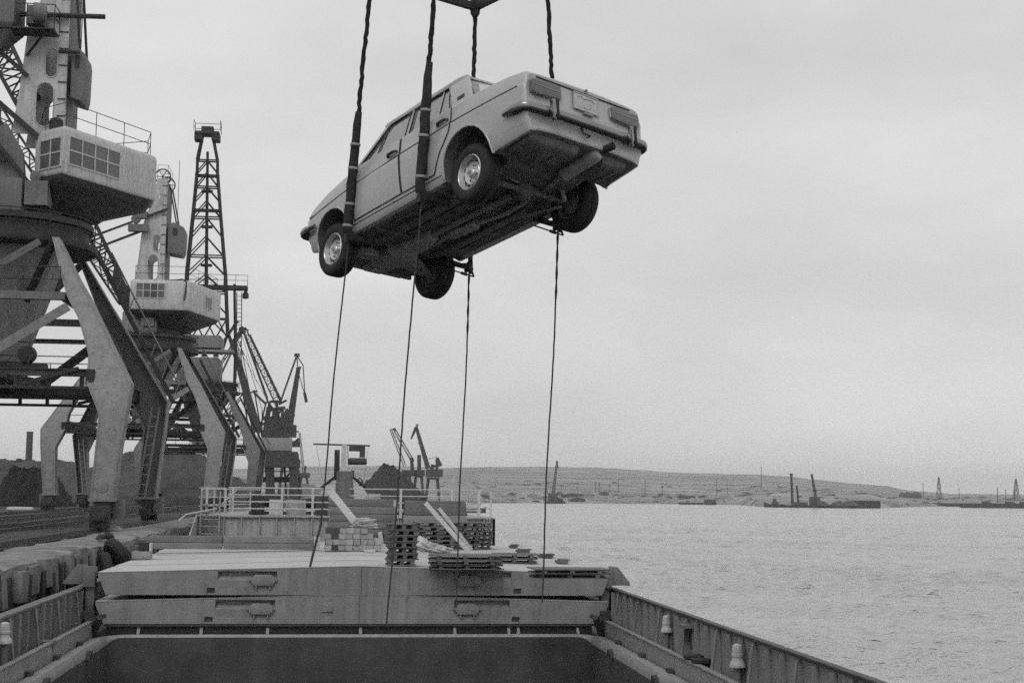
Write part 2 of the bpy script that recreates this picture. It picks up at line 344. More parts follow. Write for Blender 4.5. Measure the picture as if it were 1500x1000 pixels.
# distant shore: one terrain in polar strips round the viewer
def shore_mat():
    m = mat('far_shore', 0.25, rough=0.95, var=0.85, scale=0.022, spots=0.35, stretch=(0.30, 0.8, 8), rnd=0)
    return m
SHORE = [(-400, 700), (480, 700), (540, 590), (590, 450), (655, 450), (690, 620), (705, 900), (800, 930), (1000, 985), (1080, 960), (1110, 830), (1290, 815), (1340, 930), (1420, 1060), (1500, 1100), (2200, 1200)]
RIDGE = [(-400, 690), (0, 690), (300, 688), (440, 684), (560, 683), (650, 686), (740, 684), (800, 684), (870, 685), (930, 688), (1000, 693), (1100, 695), (1150, 698), (1200, 703), (1250, 708), (1290, 711), (1340, 719), (1400, 723), (1500, 724), (2200, 722)]
g = MB(); P = []; cols = list(range(-400, 2201, 10)); fr = [0, 0.02, 0.05, 0.1, 0.18, 0.28, 0.4, 0.55, 0.7, 0.82, 0.92, 1.0]
RD = 2500.0
def hmix(px, k):
    return 0.5*math.sin(px*0.021+k*1.7)+0.3*math.sin(px*0.057+k*2.9)+0.2*math.sin(px*0.13+k*5.1)
def tz(px, Y):
    Y0 = smooth_interp(px, SHORE); hz = max(at(px, smooth_interp(px, RIDGE), Y=RD).z, 8); t = (Y-Y0)/(RD-Y0)
    sand = 6.0*math.exp(-((px-1170)/75.0)**2)+4.0*math.exp(-((px-1265)/40.0)**2)
    low = interp(t, [(0, -0.4), (0.02, 1.8+0.6*hmix(px, 3)+sand*0.5), (0.05, 3.2+1.1*hmix(px, 1)+sand), (0.18, 5.0+1.2*hmix(px, 5)+sand*0.6), (0.4, 0.30*hz+2+1.6*hmix(px, 9))])
    if t <= 0.4: return low
    return interp(t, [(0.4, 0.30*hz+2+1.6*hmix(px, 9)), (0.55, 0.44*hz+1.5*hmix(px, 4)), (0.7, 0.66*hz+1.2*hmix(px, 6)), (0.82, 0.86*hz+0.8*hmix(px, 8)), (0.92, 0.97*hz+0.4*hmix(px, 2)), (1, hz)])
for px in cols:
    Y0 = smooth_interp(px, SHORE)
    for k, t in enumerate(fr):
        Y = Y0+(RD-Y0)*t; q = at(px, 720, Y=Y); P.append((q.x, q.y, tz(px, Y)+(random.uniform(-0.35, 0.45) if t > 0.5 else 0)))
    P.append((P[-1][0]*1.25, P[-1][1]*1.25, -3))
n = len(fr)+1
g.add(P, [(j*n+i, j*n+i+1, (j+1)*n+i+1, (j+1)*n+i) for j in range(len(cols)-1) for i in range(n-1)])
g.build('hills', shore_mat(), kind='structure', ang=60)

# ================================================================== THE SHIP
XC = 0.40
BL, BR = -5.33, 6.06                       # inner faces of the bulwarks
DZ, BZ = 3.38, 4.50
ship = thing('cargo_ship', 'steel cargo ship with open hold and raised railed foredeck at the quay', 'ship', (XC, 30, 0))
def outline(y): return 5.95 if y < 56 else 5.95*math.sqrt(max(0.0, 1-((y-56)/22.0)**2.2))
hy = [-14, 5, 20, 40, 56]+[58+2*i for i in range(10)]+[77.5, 78]
h = MB(); rings = []
for y in hy:
    w = outline(y); rings.append([V(XC-w, y, DZ-0.05), V(XC-w*0.98, y, 1.5), V(XC-w*0.94, y, -1.5), V(XC+w*0.94, y, -1.5), V(XC+w*0.98, y, 1.5), V(XC+w, y, DZ-0.05)])
h.loft(rings, closed=False); h.build('hull', M_DARK2, ship)
# side decks and after deck round the hold opening
d = MB(); d.bx(BL-0.3, -4.75, 6, 56, DZ-0.05, DZ); d.bx(5.55, BR+0.3, 6, 56, DZ-0.05, DZ); d.bx(BL-0.3, BR+0.3, -14, 6, DZ-0.05, DZ-0.004); d.bx(-4.75, 5.55, 31.6, 56, DZ-0.05, DZ-0.002)
d.build('deck', M_DECK, ship)
# bulwarks: plate, cap, stays every two metres with two light stiffeners between
for sx, X, capm in ((-1, BL, M_CAPL), (1, BR, M_CAPR)):
    b = MB(); b.bx(X, X+sx*0.02, 5, 57, DZ+0.12, BZ)
    bl = b.build('bulwark', M_BULW, ship)
    c = MB(); cw = 0.20 if sx < 0 else 0.13
    c.bx(X-sx*0.06, X+sx*(cw-0.06), 5, 57, BZ, BZ+0.05); c.build('cap_rail', capm, bl, bevel=0.012)
    st = MB().extY([(X, DZ), (X-sx*0.20, DZ), (X-sx*0.20, DZ+0.05), (X-sx*0.07, BZ-0.02), (X, BZ-0.02)], 0, 0.03)
    st.bx(X-sx*0.22, X-sx*0.16, -0.05, 0.08, DZ, DZ+0.06)
    st.beam((X-sx*0.205, 0.015, DZ+0.04), (X-sx*0.075, 0.015, BZ-0.03), 0.09, 0.015, upv=(1, 0, 0))
    s0 = st.build('bulwark_stay', M_BULW, bl); s0l = s0.location.copy()
    rb = MB().bx(X-sx*0.09, X, 0, 0.03, DZ+0.12, BZ-0.03); r0 = rb.build('bulwark_stiffener', M_BULW, bl); r0l = r0.location.copy()
    for i in range(13):
        y = 6.3+2*i; (s0 if i == 0 else part_copy(s0, bl, s0l)).location = s0l+V(0, y, 0)
        for k in (1, 2):
            o = r0 if (i == 0 and k == 1) else part_copy(r0, bl, r0l); o.location = r0l+V(0, y+0.667*k, 0)
# coaming: outer rails along both sides, and the rolled lip that turns the far corners
hx0, hx1, hyf = -4.92, 5.72, 30.93
coam = MB(); ri = 0.75; path = [(hx1, 6.0), (hx1, hyf-ri)]
for k in range(1, 9): a = math.pi/2*k/8; path.append((hx1-ri+ri*math.cos(a), hyf-ri+ri*math.sin(a)))
for k in range(0, 9): a = math.pi/2+math.pi/2*k/8; path.append((hx0+ri+ri*math.cos(a), hyf-ri+ri*math.sin(a)))
path.append((hx0, 6.0))
prof = [(-0.02, DZ), (-0.02, 3.56), (0.20, 3.56), (0.205, 3.60), (0.235, 3.60), (0.248, 3.57), (0.268, 3.52), (0.282, 3.44), (0.286, 3.36)]
rings = []
for i, (x, y) in enumerate(path):
    a = Vector(path[max(i-1, 0)]); b2 = Vector(path[min(i+1, len(path)-1)]); dd = (b2-a).normalized(); nn = Vector((-dd.y, dd.x))
    k_ = 0.12+0.88*min(1.0, max(0.0, (30.8-y)/0.75)); rings.append([V(x+nn.x*s_, y+nn.y*s_, z_ if z_ > 3.555 or s_ < 0 else 3.57-(3.57-z_)*k_) for s_, z_ in prof])
coam.loft(rings, closed=False); cm = coam.build('coaming', M_COAM, ship, ang=50)
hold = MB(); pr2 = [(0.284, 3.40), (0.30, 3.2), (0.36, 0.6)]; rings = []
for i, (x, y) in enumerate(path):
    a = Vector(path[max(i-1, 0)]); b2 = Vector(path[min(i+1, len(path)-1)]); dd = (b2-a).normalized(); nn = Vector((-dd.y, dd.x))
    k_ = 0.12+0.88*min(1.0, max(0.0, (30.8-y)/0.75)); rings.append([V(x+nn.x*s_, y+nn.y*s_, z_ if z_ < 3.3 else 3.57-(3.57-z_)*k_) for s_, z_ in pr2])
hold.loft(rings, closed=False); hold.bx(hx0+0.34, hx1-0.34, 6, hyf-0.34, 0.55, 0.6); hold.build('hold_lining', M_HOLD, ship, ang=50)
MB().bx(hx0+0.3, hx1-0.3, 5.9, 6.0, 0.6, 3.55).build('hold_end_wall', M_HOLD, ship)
for sx, X in ((-1, hx0-0.10), (1, hx1+0.10)):
    r = MB(); r.bx(X-0.03, X+0.03, 6, 30.9, DZ, 3.86); r.bx(X-0.055, X+0.055, 6, 30.9, 3.86, 3.89)
    ro = r.build('coaming_rail', M_COAM, ship, bevel=0.006)
    b0 = MB().bx(X-sx*0.03-sx*0.10, X-sx*0.03, 0, 0.25, 3.565, 3.63).build('cleat', M_DARK2, ro); bl0 = b0.location.copy()
    for i in range(10): (b0 if i == 0 else part_copy(b0, ro, bl0)).location = bl0+V(0, 8.2+2.3*i, 0)
    # dark wedge lugs inside the lip
    l0 = MB().extX([(0, 3.40), (0.10, 3.50), (0.32, 3.55), (0.34, 3.40)], X-sx*0.46, X-sx*0.36).build('lug', M_DARK, ro); ll = l0.location.copy()
    for i in range(5): (l0 if i == 0 else part_copy(l0, ro, ll)).location = ll+V(0, 11.9+4.0*i, 0)
# transverse beam under the covers: dark slots split by brackets
t_ = MB(); t_.bx(-4.75, 5.55, 31.02, 31.12, 3.40, 3.744); tb = t_.build('end_coaming', M_DARK, ship)
MB().bx(-4.80, 5.60, 30.955, 31.25, 3.745, 3.775).build('end_flange', M_DARK2, tb)
b0 = MB().extX([(30.90, 3.565), (30.90, 3.60), (31.0, 3.70), (31.018, 3.74), (31.018, 3.565)], 0, 0.06)
b0 = b0.build('bracket', M_COAM, tb); bl0 = b0.location.copy()
for i, px in enumerate((201, 293, 390, 526, 664, 743, 757, 844)):
    (b0 if i == 0 else part_copy(b0, tb, bl0)).location = bl0+V(at(px, 920, Y=31).x, 0, 0)
# guide posts and wing plates where the covers meet the bulwarks
for sx, X in ((-1, BL), (1, BR)):
    p = MB(); p.bx(X-sx*0.28, X-sx*0.10, 31.15, 31.45, DZ, 4.95); p.bx(X-sx*0.30, X-sx*0.05, 31.05, 31.15, 4.55, 4.98)
    po = p.build('guide_post', M_STEEL, ship, bevel=0.01)
    MB().extY([(X-sx*0.10, 4.60), (X+sx*0.38, 4.60), (X+sx*0.36, 4.66), (X+sx*0.10, 5.00), (X-sx*0.10, 5.02)], 31.18, 31.26).build('wing_plate', M_STEEL, po, bevel=0.006)
    q = MB(); q.beam((X-sx*0.30, 30.9, DZ+0.1), (X-sx*0.50, 30.6, 3.95), 0.10); q.beam((X-sx*0.2, 30.6, 3.9), (X-sx*0.6, 30.75, 3.98), 0.08); q.box((X-sx*0.25, 30.8, 4.0), (0.2, 0.25, 0.16))
    q.build('cover_stopper', M_DARK2, po)
# white-capped air pipes and other fittings in the side decks
def air_pipe(x, y, zt, s=1.0):
    p = MB().tube((x, y, DZ), (x, y, zt-0.36*s), 0.07*s, 12).build('air_pipe', M_STEEL, ship)
    c = MB().lathe((x, y, zt-0.40*s), [(0.09*s, 0), (0.150*s, 0.0), (0.152*s, 0.035*s), (0.125*s, 0.095*s), (0.105*s, 0.12*s), (0.10*s, 0.18*s), (0.112*s, 0.19*s), (0.112*s, 0.235*s), (0.10*s, 0.245*s), (0.098*s, 0.33*s), (0.085*s, 0.385*s), (0.05*s, 0.41*s), (0.0, 0.418*s)], n=16)
    c.build('cap', M_CAPW, p)
air_pipe(5.93, 20.9, 4.40, 0.82); air_pipe(5.95, 25.6, 4.42, 0.72); air_pipe(-5.13, 23.4, 4.50, 0.8)
m_ = MB().tube((5.9, 28.1, DZ), (5.9, 28.1, 3.75), 0.05, 10); m_.lathe((5.9, 28.1, 3.72), [(0.03, 0), (0.16, 0.01), (0.16, 0.06), (0.05, 0.09), (0.03, 0.14), (0.0, 0.15)], n=14); m_.build('mushroom_vent', M_COAM, ship)
f_ = MB().lathe((6.11, 24.05, 4.16), [(0.20, -0.16), (0.25, -0.12), (0.25, 0.0), (0.20, 0.02), (0.15, 0.0), (0.15, -0.14)], ax=(-0.95, -0.3, 0), n=20, cap=False); fo = f_.build('fairlead', M_DARK, ship)
MB().bx(5.86, 6.12, 23.95, 24.35, 4.35, 4.40).build('fairlead_hood', M_STEEL, fo)
bo = MB()
for yy_ in (22.95, 23.45):
    bo.lathe((5.92, yy_, DZ), [(0.15, 0), (0.13, 0.1), (0.12, 0.5), (0.18, 0.53), (0.18, 0.58), (0.0, 0.60)], n=14)
bo.bx(5.72, 6.1, 22.7, 23.7, DZ, DZ+0.04); bo.build('mooring_bollard', M_DARK, ship)
bo = MB()
for yy_ in (19.2, 19.75):
    bo.lathe((-5.12, yy_, DZ), [(0.15, 0), (0.13, 0.1), (0.12, 0.5), (0.18, 0.53), (0.18, 0.58), (0.0, 0.60)], n=14)
bo.build('mooring_bollard', M_DARK, ship)
f_ = MB().lathe((-5.30, 22.4, 4.02), [(0.26, -0.10), (0.30, -0.06), (0.30, 0.04), (0.24, 0.06), (0.19, 0.02), (0.19, -0.10)], ax=(1, 0, 0), n=20, cap=False); f_.build('fairlead', M_DARK, ship)
v_ = MB().lathe((-5.12, 26.6, DZ), [(0.14, 0), (0.14, 0.42), (0.20, 0.44), (0.20, 0.52), (0.0, 0.54)], n=16); v_.build('mushroom_vent', M_STEEL, ship)
MB().bx(-5.30, -5.0, 22.9, 23.4, DZ, 3.62).build('deck_box', M_STEEL, ship, bevel=0.01)

# ---- foredeck: raised deck with break bulkhead, ladder, rails, winches, light mast
FZ, FY = 5.55, 57.0
w_ = MB(); w_.bx(XC-5.85, XC+5.75, FY, FY+0.04, DZ, FZ); fb = w_.build('foredeck_bulkhead', M_DIRTYW, ship)
st = MB().bx(0, 0.03, FY-0.10, FY, DZ+0.3, FZ-0.02).build('stiffener', M_DIRTYW, fb); sl = st.location.copy()
for i in range(17): (st if i == 0 else part_copy(st, fb, sl)).location = sl+V(XC-5.5+0.68*i, 0, 0)
fd = MB(); fl = [(XC-outline(y)*0.99, y) for y in hy if y >= 56][1:]; fr_ = [(XC+outline(y)*0.99, y) for y in hy if y >= 56][1:]
fd.ext([(XC-5.88, FY-0.12)]+fl+list(reversed(fr_))+[(XC+5.80, FY-0.12)], FZ, FZ+0.06); fd.build('foredeck', M_DIRTYW, ship)
fs = MB()
for sgn, pts in ((-1, fl), (1, fr_)):
    pp = [(XC+sgn*5.86, FY)]+pts
    for (x0, y0), (x1, y1) in zip(pp, pp[1:]): fs.add([(x0, y0, DZ-0.1), (x1, y1, DZ-0.1), (x1, y1, FZ+0.03), (x0, y0, FZ+0.03)], [(0, 1, 2, 3)])
fs.build('foredeck_side', M_DIRTYW, ship)
# low coaming step on the break and the sloping wing bulwark at the port side
MB().prism([(FY-3.2, 4.6), (FY, 4.6), (FY, 5.72), (FY-0.4, 5.62), (FY-2.6, 5.0)], lambda u, v, t: (XC-5.86+0.05*t, u, v)).build('wing_bulwark', M_DIRTYW, ship)
def rail_run(name, pts, z0, hh, bars, pitch=None, posts=None, r=0.028, pr=0.045, m=M_WHITE, parent=None):
    rl = MB()
    for b_ in bars: rl.path([(x, y, z0+hh*b_) for x, y in pts], r, 6)
    ro = rl.build(name, m, parent)
    for x, y in (posts or pts): MB().bx(x-pr, x+pr, y-pr*0.6, y+pr*0.6, z0, z0+hh+0.01).build('post', m, ro)
    return ro
px2x = lambda px: at(px, 735, Y=FY-0.05).x
rail_run('foredeck_rail', [(px2x(334), FY-0.05), (px2x(412), FY-0.05), (px2x(484), FY-0.05)], FZ+0.06, 1.08, (0.25, 0.5, 0.75, 1.0), posts=[(px2x(p), FY-0.05) for p in (341, 413, 458)], parent=ship)
rail_run('foredeck_rail', [(px2x(291), FY-0.05), (px2x(330), FY-0.05)], FZ+0.06, 1.06, (0.33, 0.66, 1.0), posts=[(px2x(p), FY-0.05) for p in (303, 330)], r=0.022, parent=ship)
rail_run('foredeck_rail', [(px2x(512), FY-0.05), (px2x(590), FY-0.05), (px2x(706), FY-0.05)], FZ+0.06, 1.08, (0.25, 0.5, 0.75, 1.0), posts=[(px2x(p), FY-0.05) for p in (531, 587, 662, 702)], r=0.024, parent=ship)
for pts in (fl, fr_):
    rail_run('foredeck_rail', [(XC+(x-XC)*0.985, y) for x, y in pts[:8]], FZ+0.06, 1.02, (0.33, 0.66, 1.0), posts=[(XC+(x-XC)*0.985, y) for x, y in pts[:8:2]], r=0.02, pr=0.03, parent=ship)
lad = MB(); xl = px2x(309)
for dx in (-0.36, 0.36): lad.beam((xl+dx, FY-0.35, DZ+0.6), (xl+dx, FY-0.12, FZ+1.0), 0.05, 0.08)
lo_ = lad.build('ladder', M_DIRTYW, ship)
for i in range(6):
    t = 0.25+0.11*i; MB().box((xl, FY-0.35+0.23*t, DZ+0.6+(FZ+0.4-DZ)*t), (0.70, 0.16, 0.035)).build('tread', M_DIRTYW, lo_)
MB().path([(xl+1.0, FY-0.3, FZ+1.05), (xl+0.45, FY-0.3, FZ+0.5)], 0.03).build('stair_rail', M_WHITE, lo_)
MB().path([(px2x(273), FY-2.5, FZ-0.1), (px2x(281), FY-2.0, FZ+0.12), (px2x(318), FY-0.3, FZ+0.32)], 0.03).build('hand_rail', M_WHITE, ship)
# winches and lockers on the foredeck
for k, (px, Y, sc) in enumerate(((392, 60.5, 1.0), (448, 61.0, 0.85), (604, 61.5, 0.9), (668, 60.5, 0.6))):
    x = at(px, 740, Y=Y).x; z = FZ+0.06; wn = MB(); wn.bx(x-0.75*sc, x+0.75*sc, Y-0.4, Y+0.4, z, z+0.12)
    for dx in (-0.62, 0.62): wn.prism([(Y-0.35, z+0.1), (Y+0.35, z+0.1), (Y+0.15, z+0.85*sc), (Y-0.15, z+0.85*sc)], lambda u, v, t, dx=dx: (x+dx*sc-0.04+0.08*t, u, v))
    wo_ = wn.build('mooring_winch', M_DARK2, ship)
    MB().lathe((x-0.55*sc, Y, z+0.55*sc), [(0.42*sc, 0), (0.42*sc, 0.06*sc), (0.25*sc, 0.08*sc), (0.25*sc, 1.0*sc), (0.42*sc, 1.02*sc), (0.42*sc, 1.1*sc)], ax=(1, 0, 0), n=18).build('drum', M_DARK, wo_)
for px, Y, w, hh, m in ((378, 59.2, 0.5, 0.75, M_DARK), (403, 58.6, 0.45, 0.62, M_WHITE), (434, 59.4, 0.8, 0.62, M_DIRTYW), (548, 59.0, 0.5, 0.9, M_DIRTYW), (567, 59.3, 0.45, 0.6, M_DARK), (640, 59.6, 0.7, 0.45, M_DARK), (472, 58.8, 0.5, 0.85, M_DARK2)):
    x = at(px, 740, Y=Y).x; MB().bx(x-w/2, x+w/2, Y-0.3, Y+0.3, FZ+0.06, FZ+0.06+hh).build('deck_locker', m, ship, bevel=0.03)
# light mast amid the break of the foredeck
mx_ = at(504, 700, Y=60).x; my = 60.0; zt = at(504, 650, Y=60).z
ms = MB(); ms.beam((mx_-0.05, my, FZ), (mx_-0.02, my, zt), 0.34, 0.30, w1=0.2, h1=0.2); ms.beam((mx_+0.12, my, zt-0.05), (mx_+0.22, my, zt-1.9), 0.06); mo = ms.build('mast', M_WHITE, ship)
yd = MB().tube((at(459, 649, Y=60).x, my, zt-0.02), (at(542, 650, Y=60).x, my, zt-0.06), 0.035, 8); yd.build('yard', M_DARK2, mo)
MB().bx(mx_-0.42, mx_-0.20, my-0.2, my+0.1, zt-1.5, zt-0.25).build('signal_lantern', M_DARK, mo, bevel=0.03)
ld = MB().bx(mx_+0.18, mx_+0.85, my-0.05, my+0.05, zt-0.30, zt-0.05); ld.bx(mx_+0.62, mx_+0.85, my-0.1, my+0.1, zt-0.55, zt-0.28); ld.build('lamp_bracket', M_DARK2, mo)
MB().lathe((mx_+0.15, my, zt-0.72), [(0.10, 0), (0.15, 0.05), (0.15, 0.70), (0.12, 0.78)], ax=(1, 0, 0), n=12).build('floodlight', M_DARK2, mo)
MB().bx(mx_+0.28, mx_+0.42, my-0.1, my+0.1, zt-1.45, zt-1.1).build('horn', M_DARK2, mo)
for s_ in (-1, 1):
    x1 = at(463 if s_ < 0 else 540, 650, Y=60).x
    MB().path([(x1, my, zt-0.04), (mx_+s_*0.75, my+0.2, FZ+0.8)], 0.008, 4).build('halyard', M_TAG, mo)
ho = MB(); ho.lathe((mx_+0.02, my-0.5, FZ+0.06), [(0.36, 0), (0.36, 1.30), (0.34, 1.36)], n=16); ho.lathe((mx_+0.02, my-0.5, FZ+1.42), [(0.34, 0), (0.33, 0.45), (0.0, 0.46)], n=16); hob = ho.build('vent_trunk', M_STEEL, ship)
for s_ in (-1, 1):
    MB().prism([(mx_+s_*0.42, FZ+0.06), (mx_+s_*1.05, FZ+0.06), (mx_+s_*1.0, FZ+0.9), (mx_+s_*0.75, FZ+1.25), (mx_+s_*0.42, FZ+1.3)], lambda u, v, t: (u, my-0.75+0.06*t, v)).build('side_plate', M_WHITE, hob)
    MB().beam((mx_+s_*0.4, my-0.6, FZ+1.6), (mx_+s_*0.95, my-0.6, FZ+1.15), 0.12).build('cable_arm', M_DARK, hob)
MB().path([(at(528, 700, Y=61).x, 61, FZ), (at(531, 690, Y=61).x, 61, FZ+1.5), (at(527, 688, Y=61).x, 61, FZ+1.62), (at(523, 691, Y=61).x, 61, FZ+1.5)], 0.035).build('gooseneck_pipe', M_DARK2, ship)

# ---- hatch covers: stacks of two, six stacks along the ship
CX = 0.457
def make_cover(name, label):
    t = thing(name, label, 'hatch cover', (0, 0, 0), 'steel hatch covers stacked in pairs', local=True)
    hw, hb, LN = 5.45, 5.28, 2.42
    sec = [(-hb, 0), (-4.9, 0), (4.9, 0), (hb, 0), (hw, 0.40), (hw, 0.455), (0, 0.605), (-hw, 0.455), (-hw, 0.40)]
    MB().extY(sec, 0.134, LN).build('cover_body', M_COVER, t)
    pock = []
    for a, b_ in ((-2.98, -1.74), (2.08, 3.28)): pock.append([(a, 0.16), (b_, 0.16), (b_, 0.50), (a, 0.50)])
    for a in (-3.20, 3.28+0.05): pock.append([(a, 0.04), (a+0.17, 0.04), (a+0.17, 0.15), (a, 0.15)])
    MB().extY(sec, 0.0, 0.13, holes=pock).build('face_plate', M_COVER, t, bevel=0.0)
    for a, b_ in ((-2.98, -1.74), (2.08, 3.28)): MB().extX([(0.129, 0.41), (0.129, 0.162), (0.003, 0.162), (0.003, 0.31)], a+0.002, b_-0.002).build('pocket_slope', M_COVER, t)
    rim = MB(); rim.path([(-hw, 0.01, 0.455), (0, 0.01, 0.607), (hw, 0.01, 0.455)], 0.016, 6); rim.build('top_edge', M_COVER, t)
    tp = MB(); P = []; ny = 25
    for j in range(ny):
        y = -0.0+LN*j/(ny-1); dz = 0.006+(0.016 if j % 2 else 0.0)
        for x in (-hw, -2.7, 0, 2.7, hw): P.append((x, y, 0.605-0.15*abs(x)/hw+dz))
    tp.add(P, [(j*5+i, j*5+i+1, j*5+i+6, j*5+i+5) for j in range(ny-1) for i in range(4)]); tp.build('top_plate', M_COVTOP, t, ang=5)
    for cx_ in (-2.03, 2.36):
        l = MB(); l.extY([(cx_-0.25, 0.27), (cx_-0.19, 0.20), (cx_+0.19, 0.20), (cx_+0.25, 0.27), (cx_+0.25, 0.36), (cx_+0.17, 0.43), (cx_-0.17, 0.43), (cx_-0.25, 0.36)], -0.07, 0.06)
        l.bx(cx_-0.30, cx_+0.30, -0.045, 0.02, 0.29, 0.33)
        lp = l.build('latch_plate', M_COVER, t, bevel=0.01)
        for dx in (-0.14, 0.14): MB().bx(cx_+dx-0.012, cx_+dx+0.012, -0.06, 0.01, 0.12, 0.22).build('latch_pin', M_COVER, lp)
        for dx, dz in ((-0.12, 0.47), (0.12, 0.47)): MB().lathe((cx_+dx, 0.03, dz), [(0.02, 0), (0.02, 0.05), (0, 0.055)], ax=(0, -1, 0), n=8).build('bolt', M_DARK2, lp)
    for sgn in (-1, 1):
        MB().bx(sgn*hb, sgn*(hb+0.22), LN-0.5, LN-0.25, 0.40, 0.47).build('lifting_lug', M_DARK2, t, bevel=0.01)
    sm = MB().bx(0.045, 0.052, -0.006, 0.0, 0.01, 0.59).build('weld_seam', M_DARK2, t)
    return t
WHICH = ['first', 'second', 'third', 'fourth', 'fifth', 'sixth']
proto = make_cover('hatch_cover', 'lower hatch cover of the front pair, resting on the end of the open hold')
k = 0
for i in range(6):
    for lev, (nm, z) in enumerate((('lower', 3.79), ('upper', 4.392))):
        o = proto if k == 0 else copy_tree(proto); k += 1
        o.location = (CX+(random.uniform(-0.05, 0.05) if i else 0)+(0.03 if lev else 0), 31.0+2.62*i, z)
        if i == 0: o['label'] = 'lower hatch cover of the front pair, resting on the end of the open hold' if lev == 0 else 'upper hatch cover of the front pair, with pallets on its front edge'
        else: o['label'] = f'{nm} hatch cover of the {WHICH[i]} pair counted forward from the open hold'
sm = MB().bx(-0.11, 0.11, -0.03, 0.0, 0.25, 0.45); smo = sm.build('patch_plate', M_COVER, proto, bevel=0.008); smo.location += V(at(480, 884, Y=31).x-CX, 0, 0)
# ================================================================== CARGO AND DUNNAGE LYING ON THE HATCH COVERS
def ztop(x): return 4.392+0.605+0.026-0.15*abs(x-CX)/5.45
def make_pallet(w, dp, name='wooden_pallet'):
    t = thing(name, 'x', 'pallet', (0, 0, 0), local=True)
    n = 5; pw = dp/n
    t0 = MB().bx(-w/2, w/2, -pw*0.45, pw*0.45, 0.098, 0.126).build('plank', M_PALL, t, bevel=0.004); l0 = t0.location.copy()
    for i in range(n): (t0 if i == 0 else part_copy(t0, t, l0)).location = l0+V(random.uniform(-0.03, 0.03), -dp/2+pw*(i+0.5), 0)
    b0 = MB().bx(-0.045, 0.045, -dp/2*0.97, dp/2*0.97, 0.026, 0.097).build('bearer', M_PALL, t); l1 = b0.location.copy()
    for i in range(3): (b0 if i == 0 else part_copy(b0, t, l1)).location = l1+V(w*0.36*(i-1), 0, 0)
    c0 = MB().bx(-w/2, w/2, -0.09, 0.09, 0.0, 0.025).build('bottom_board', M_PALL, t); l2 = c0.location.copy()
    for i in range(3): (c0 if i == 0 else part_copy(c0, t, l2)).location = l2+V(random.uniform(-0.02, 0.02), (-dp/2+0.09)+(dp-0.18)*i/2, 0)
    return t
PROTO = {}
def pallet(w, dp, x, y, z, rz, label, group):
    key = (w, dp)
    if key not in PROTO: o = PROTO[key] = make_pallet(w, dp)
    else: o = copy_tree(PROTO[key])
    o.location = (x, y, z); o.rotation_euler = (0, 0, rz); o['label'] = label; o['group'] = group
    return o
ORD = ['first', 'second', 'third', 'fourth', 'fifth', 'sixth', 'seventh', 'eighth', 'ninth']
def stack(px, py, w, dp, n, rz, where, group, jit=0.04, z0=None, yo=None, hs=1.0):
    q = at(px, py, Z=5.0); x, y = q.x, q.y+dp/2 if yo is None else yo
    z = ztop(x)+0.012 if z0 is None else z0
    for i in range(n):
        pos = 'topmost' if i == n-1 else ('lowest' if i == 0 else None)
        if n == 1: lab = f'single dark wooden pallet {where}'
        elif n == 2: lab = f'{"upper" if i else "lower"} dark wooden pallet of the pair {where}'
        elif pos: lab = f'{pos} dark wooden pallet of the {group}'
        else: lab = f'dark wooden pallet, {ORD[i]} from the bottom of the {group}'
        pallet(w, dp, x+random.uniform(-jit, jit), y+random.uniform(-jit, jit), z+0.128*i*hs, rz+random.uniform(-0.06, 0.06), lab, group).scale = (1, 1, hs)
stack(589, 829, 0.62, 0.95, 7, 0.05, '', 'tall narrow stack', 0.035)
stack(687, 832, 1.55, 1.10, 3, -0.04, '', 'low wide stack', 0.05, hs=0.78)
stack(756, 820, 1.10, 1.0, 2, -0.05, 'behind the low wide stack', 'pallet pair behind the low wide stack', 0.03, hs=0.8)
stack(838, 841, 1.55, 1.0, 2, -0.03, 'overhanging the right front corner of the covers', 'pallet pair at the right front corner', 0.03, hs=0.7)
stack(638, 803, 1.10, 1.1, 6, 0.08, '', 'broad stack behind the sacks', 0.05)
stack(684, 801, 0.78, 1.0, 6, 0.0, '', 'stack behind the crossed planks', 0.04)
stack(712, 800, 0.50, 1.0, 6, -0.1, '', 'back stack nearest the water', 0.06)
# loose slabs poking out over the right-hand edge of the covers
for k, (px, py, w, lab) in enumerate(((811, 813, 0.35, 'dark wooden slab lying behind the corner pallets on the right edge'), (823, 821, 0.25, 'small dark offcut at the right edge just behind the corner pallets'), (766, 806, 0.35, 'dark wooden slab on the right edge behind the pallet pair'), (752, 799, 0.22, 'small dark offcut farthest along the right edge'))):
    q = at(px, py, Z=4.95); mb = MB(); x = min(q.x, 5.55); mb.bx(x-w/2, x+w/2, q.y-0.25, q.y+0.35, ztop(x)+0.014, ztop(x)+0.075); mb.bx(x-w/2+0.05, x+w/2+0.06, q.y-0.15, q.y+0.25, ztop(x)+0.076, ztop(x)+0.11)
    tag(mb.build('wood_slab', M_PALL, bevel=0.008), lab, 'wood slab', 'offcuts on the right edge')

# pale sawn blocks stacked beside the pallets
q = at(518, 808, Z=5.0); bx0 = at(474, 808, Y=q.y).x; bw_ = 0.185; bz = ztop(0.5)+0.012
bm0 = MB().bx(-bw_/2, bw_/2, -0.28, 0.28, 0, 0.145).build('timber_block', M_BLOCK, bevel=0.012); first = True
HTS = [3, 3, 4, 4, 4, 4, 3, 2]; cnt = 0
for c in range(8):
    for r_ in range(HTS[c]):
        o = bm0 if first else bm0.copy()
        if not first: COL.objects.link(o)
        first = False
        o.location = (bx0+0.10+bw_*1.005*c+0.03*(r_%2)+random.uniform(-0.006, 0.006), q.y+0.30+random.uniform(-0.05, 0.03), bz+0.149*r_)
        o.rotation_euler = (0, 0, random.uniform(-0.03, 0.03)); o.scale = (random.uniform(0.97, 1.0), 1, random.uniform(0.96, 1.0))
        tag(o, 'pale sawn block in the neat block pile left of the tall pallet stack', 'block', 'pale sawn block pile')
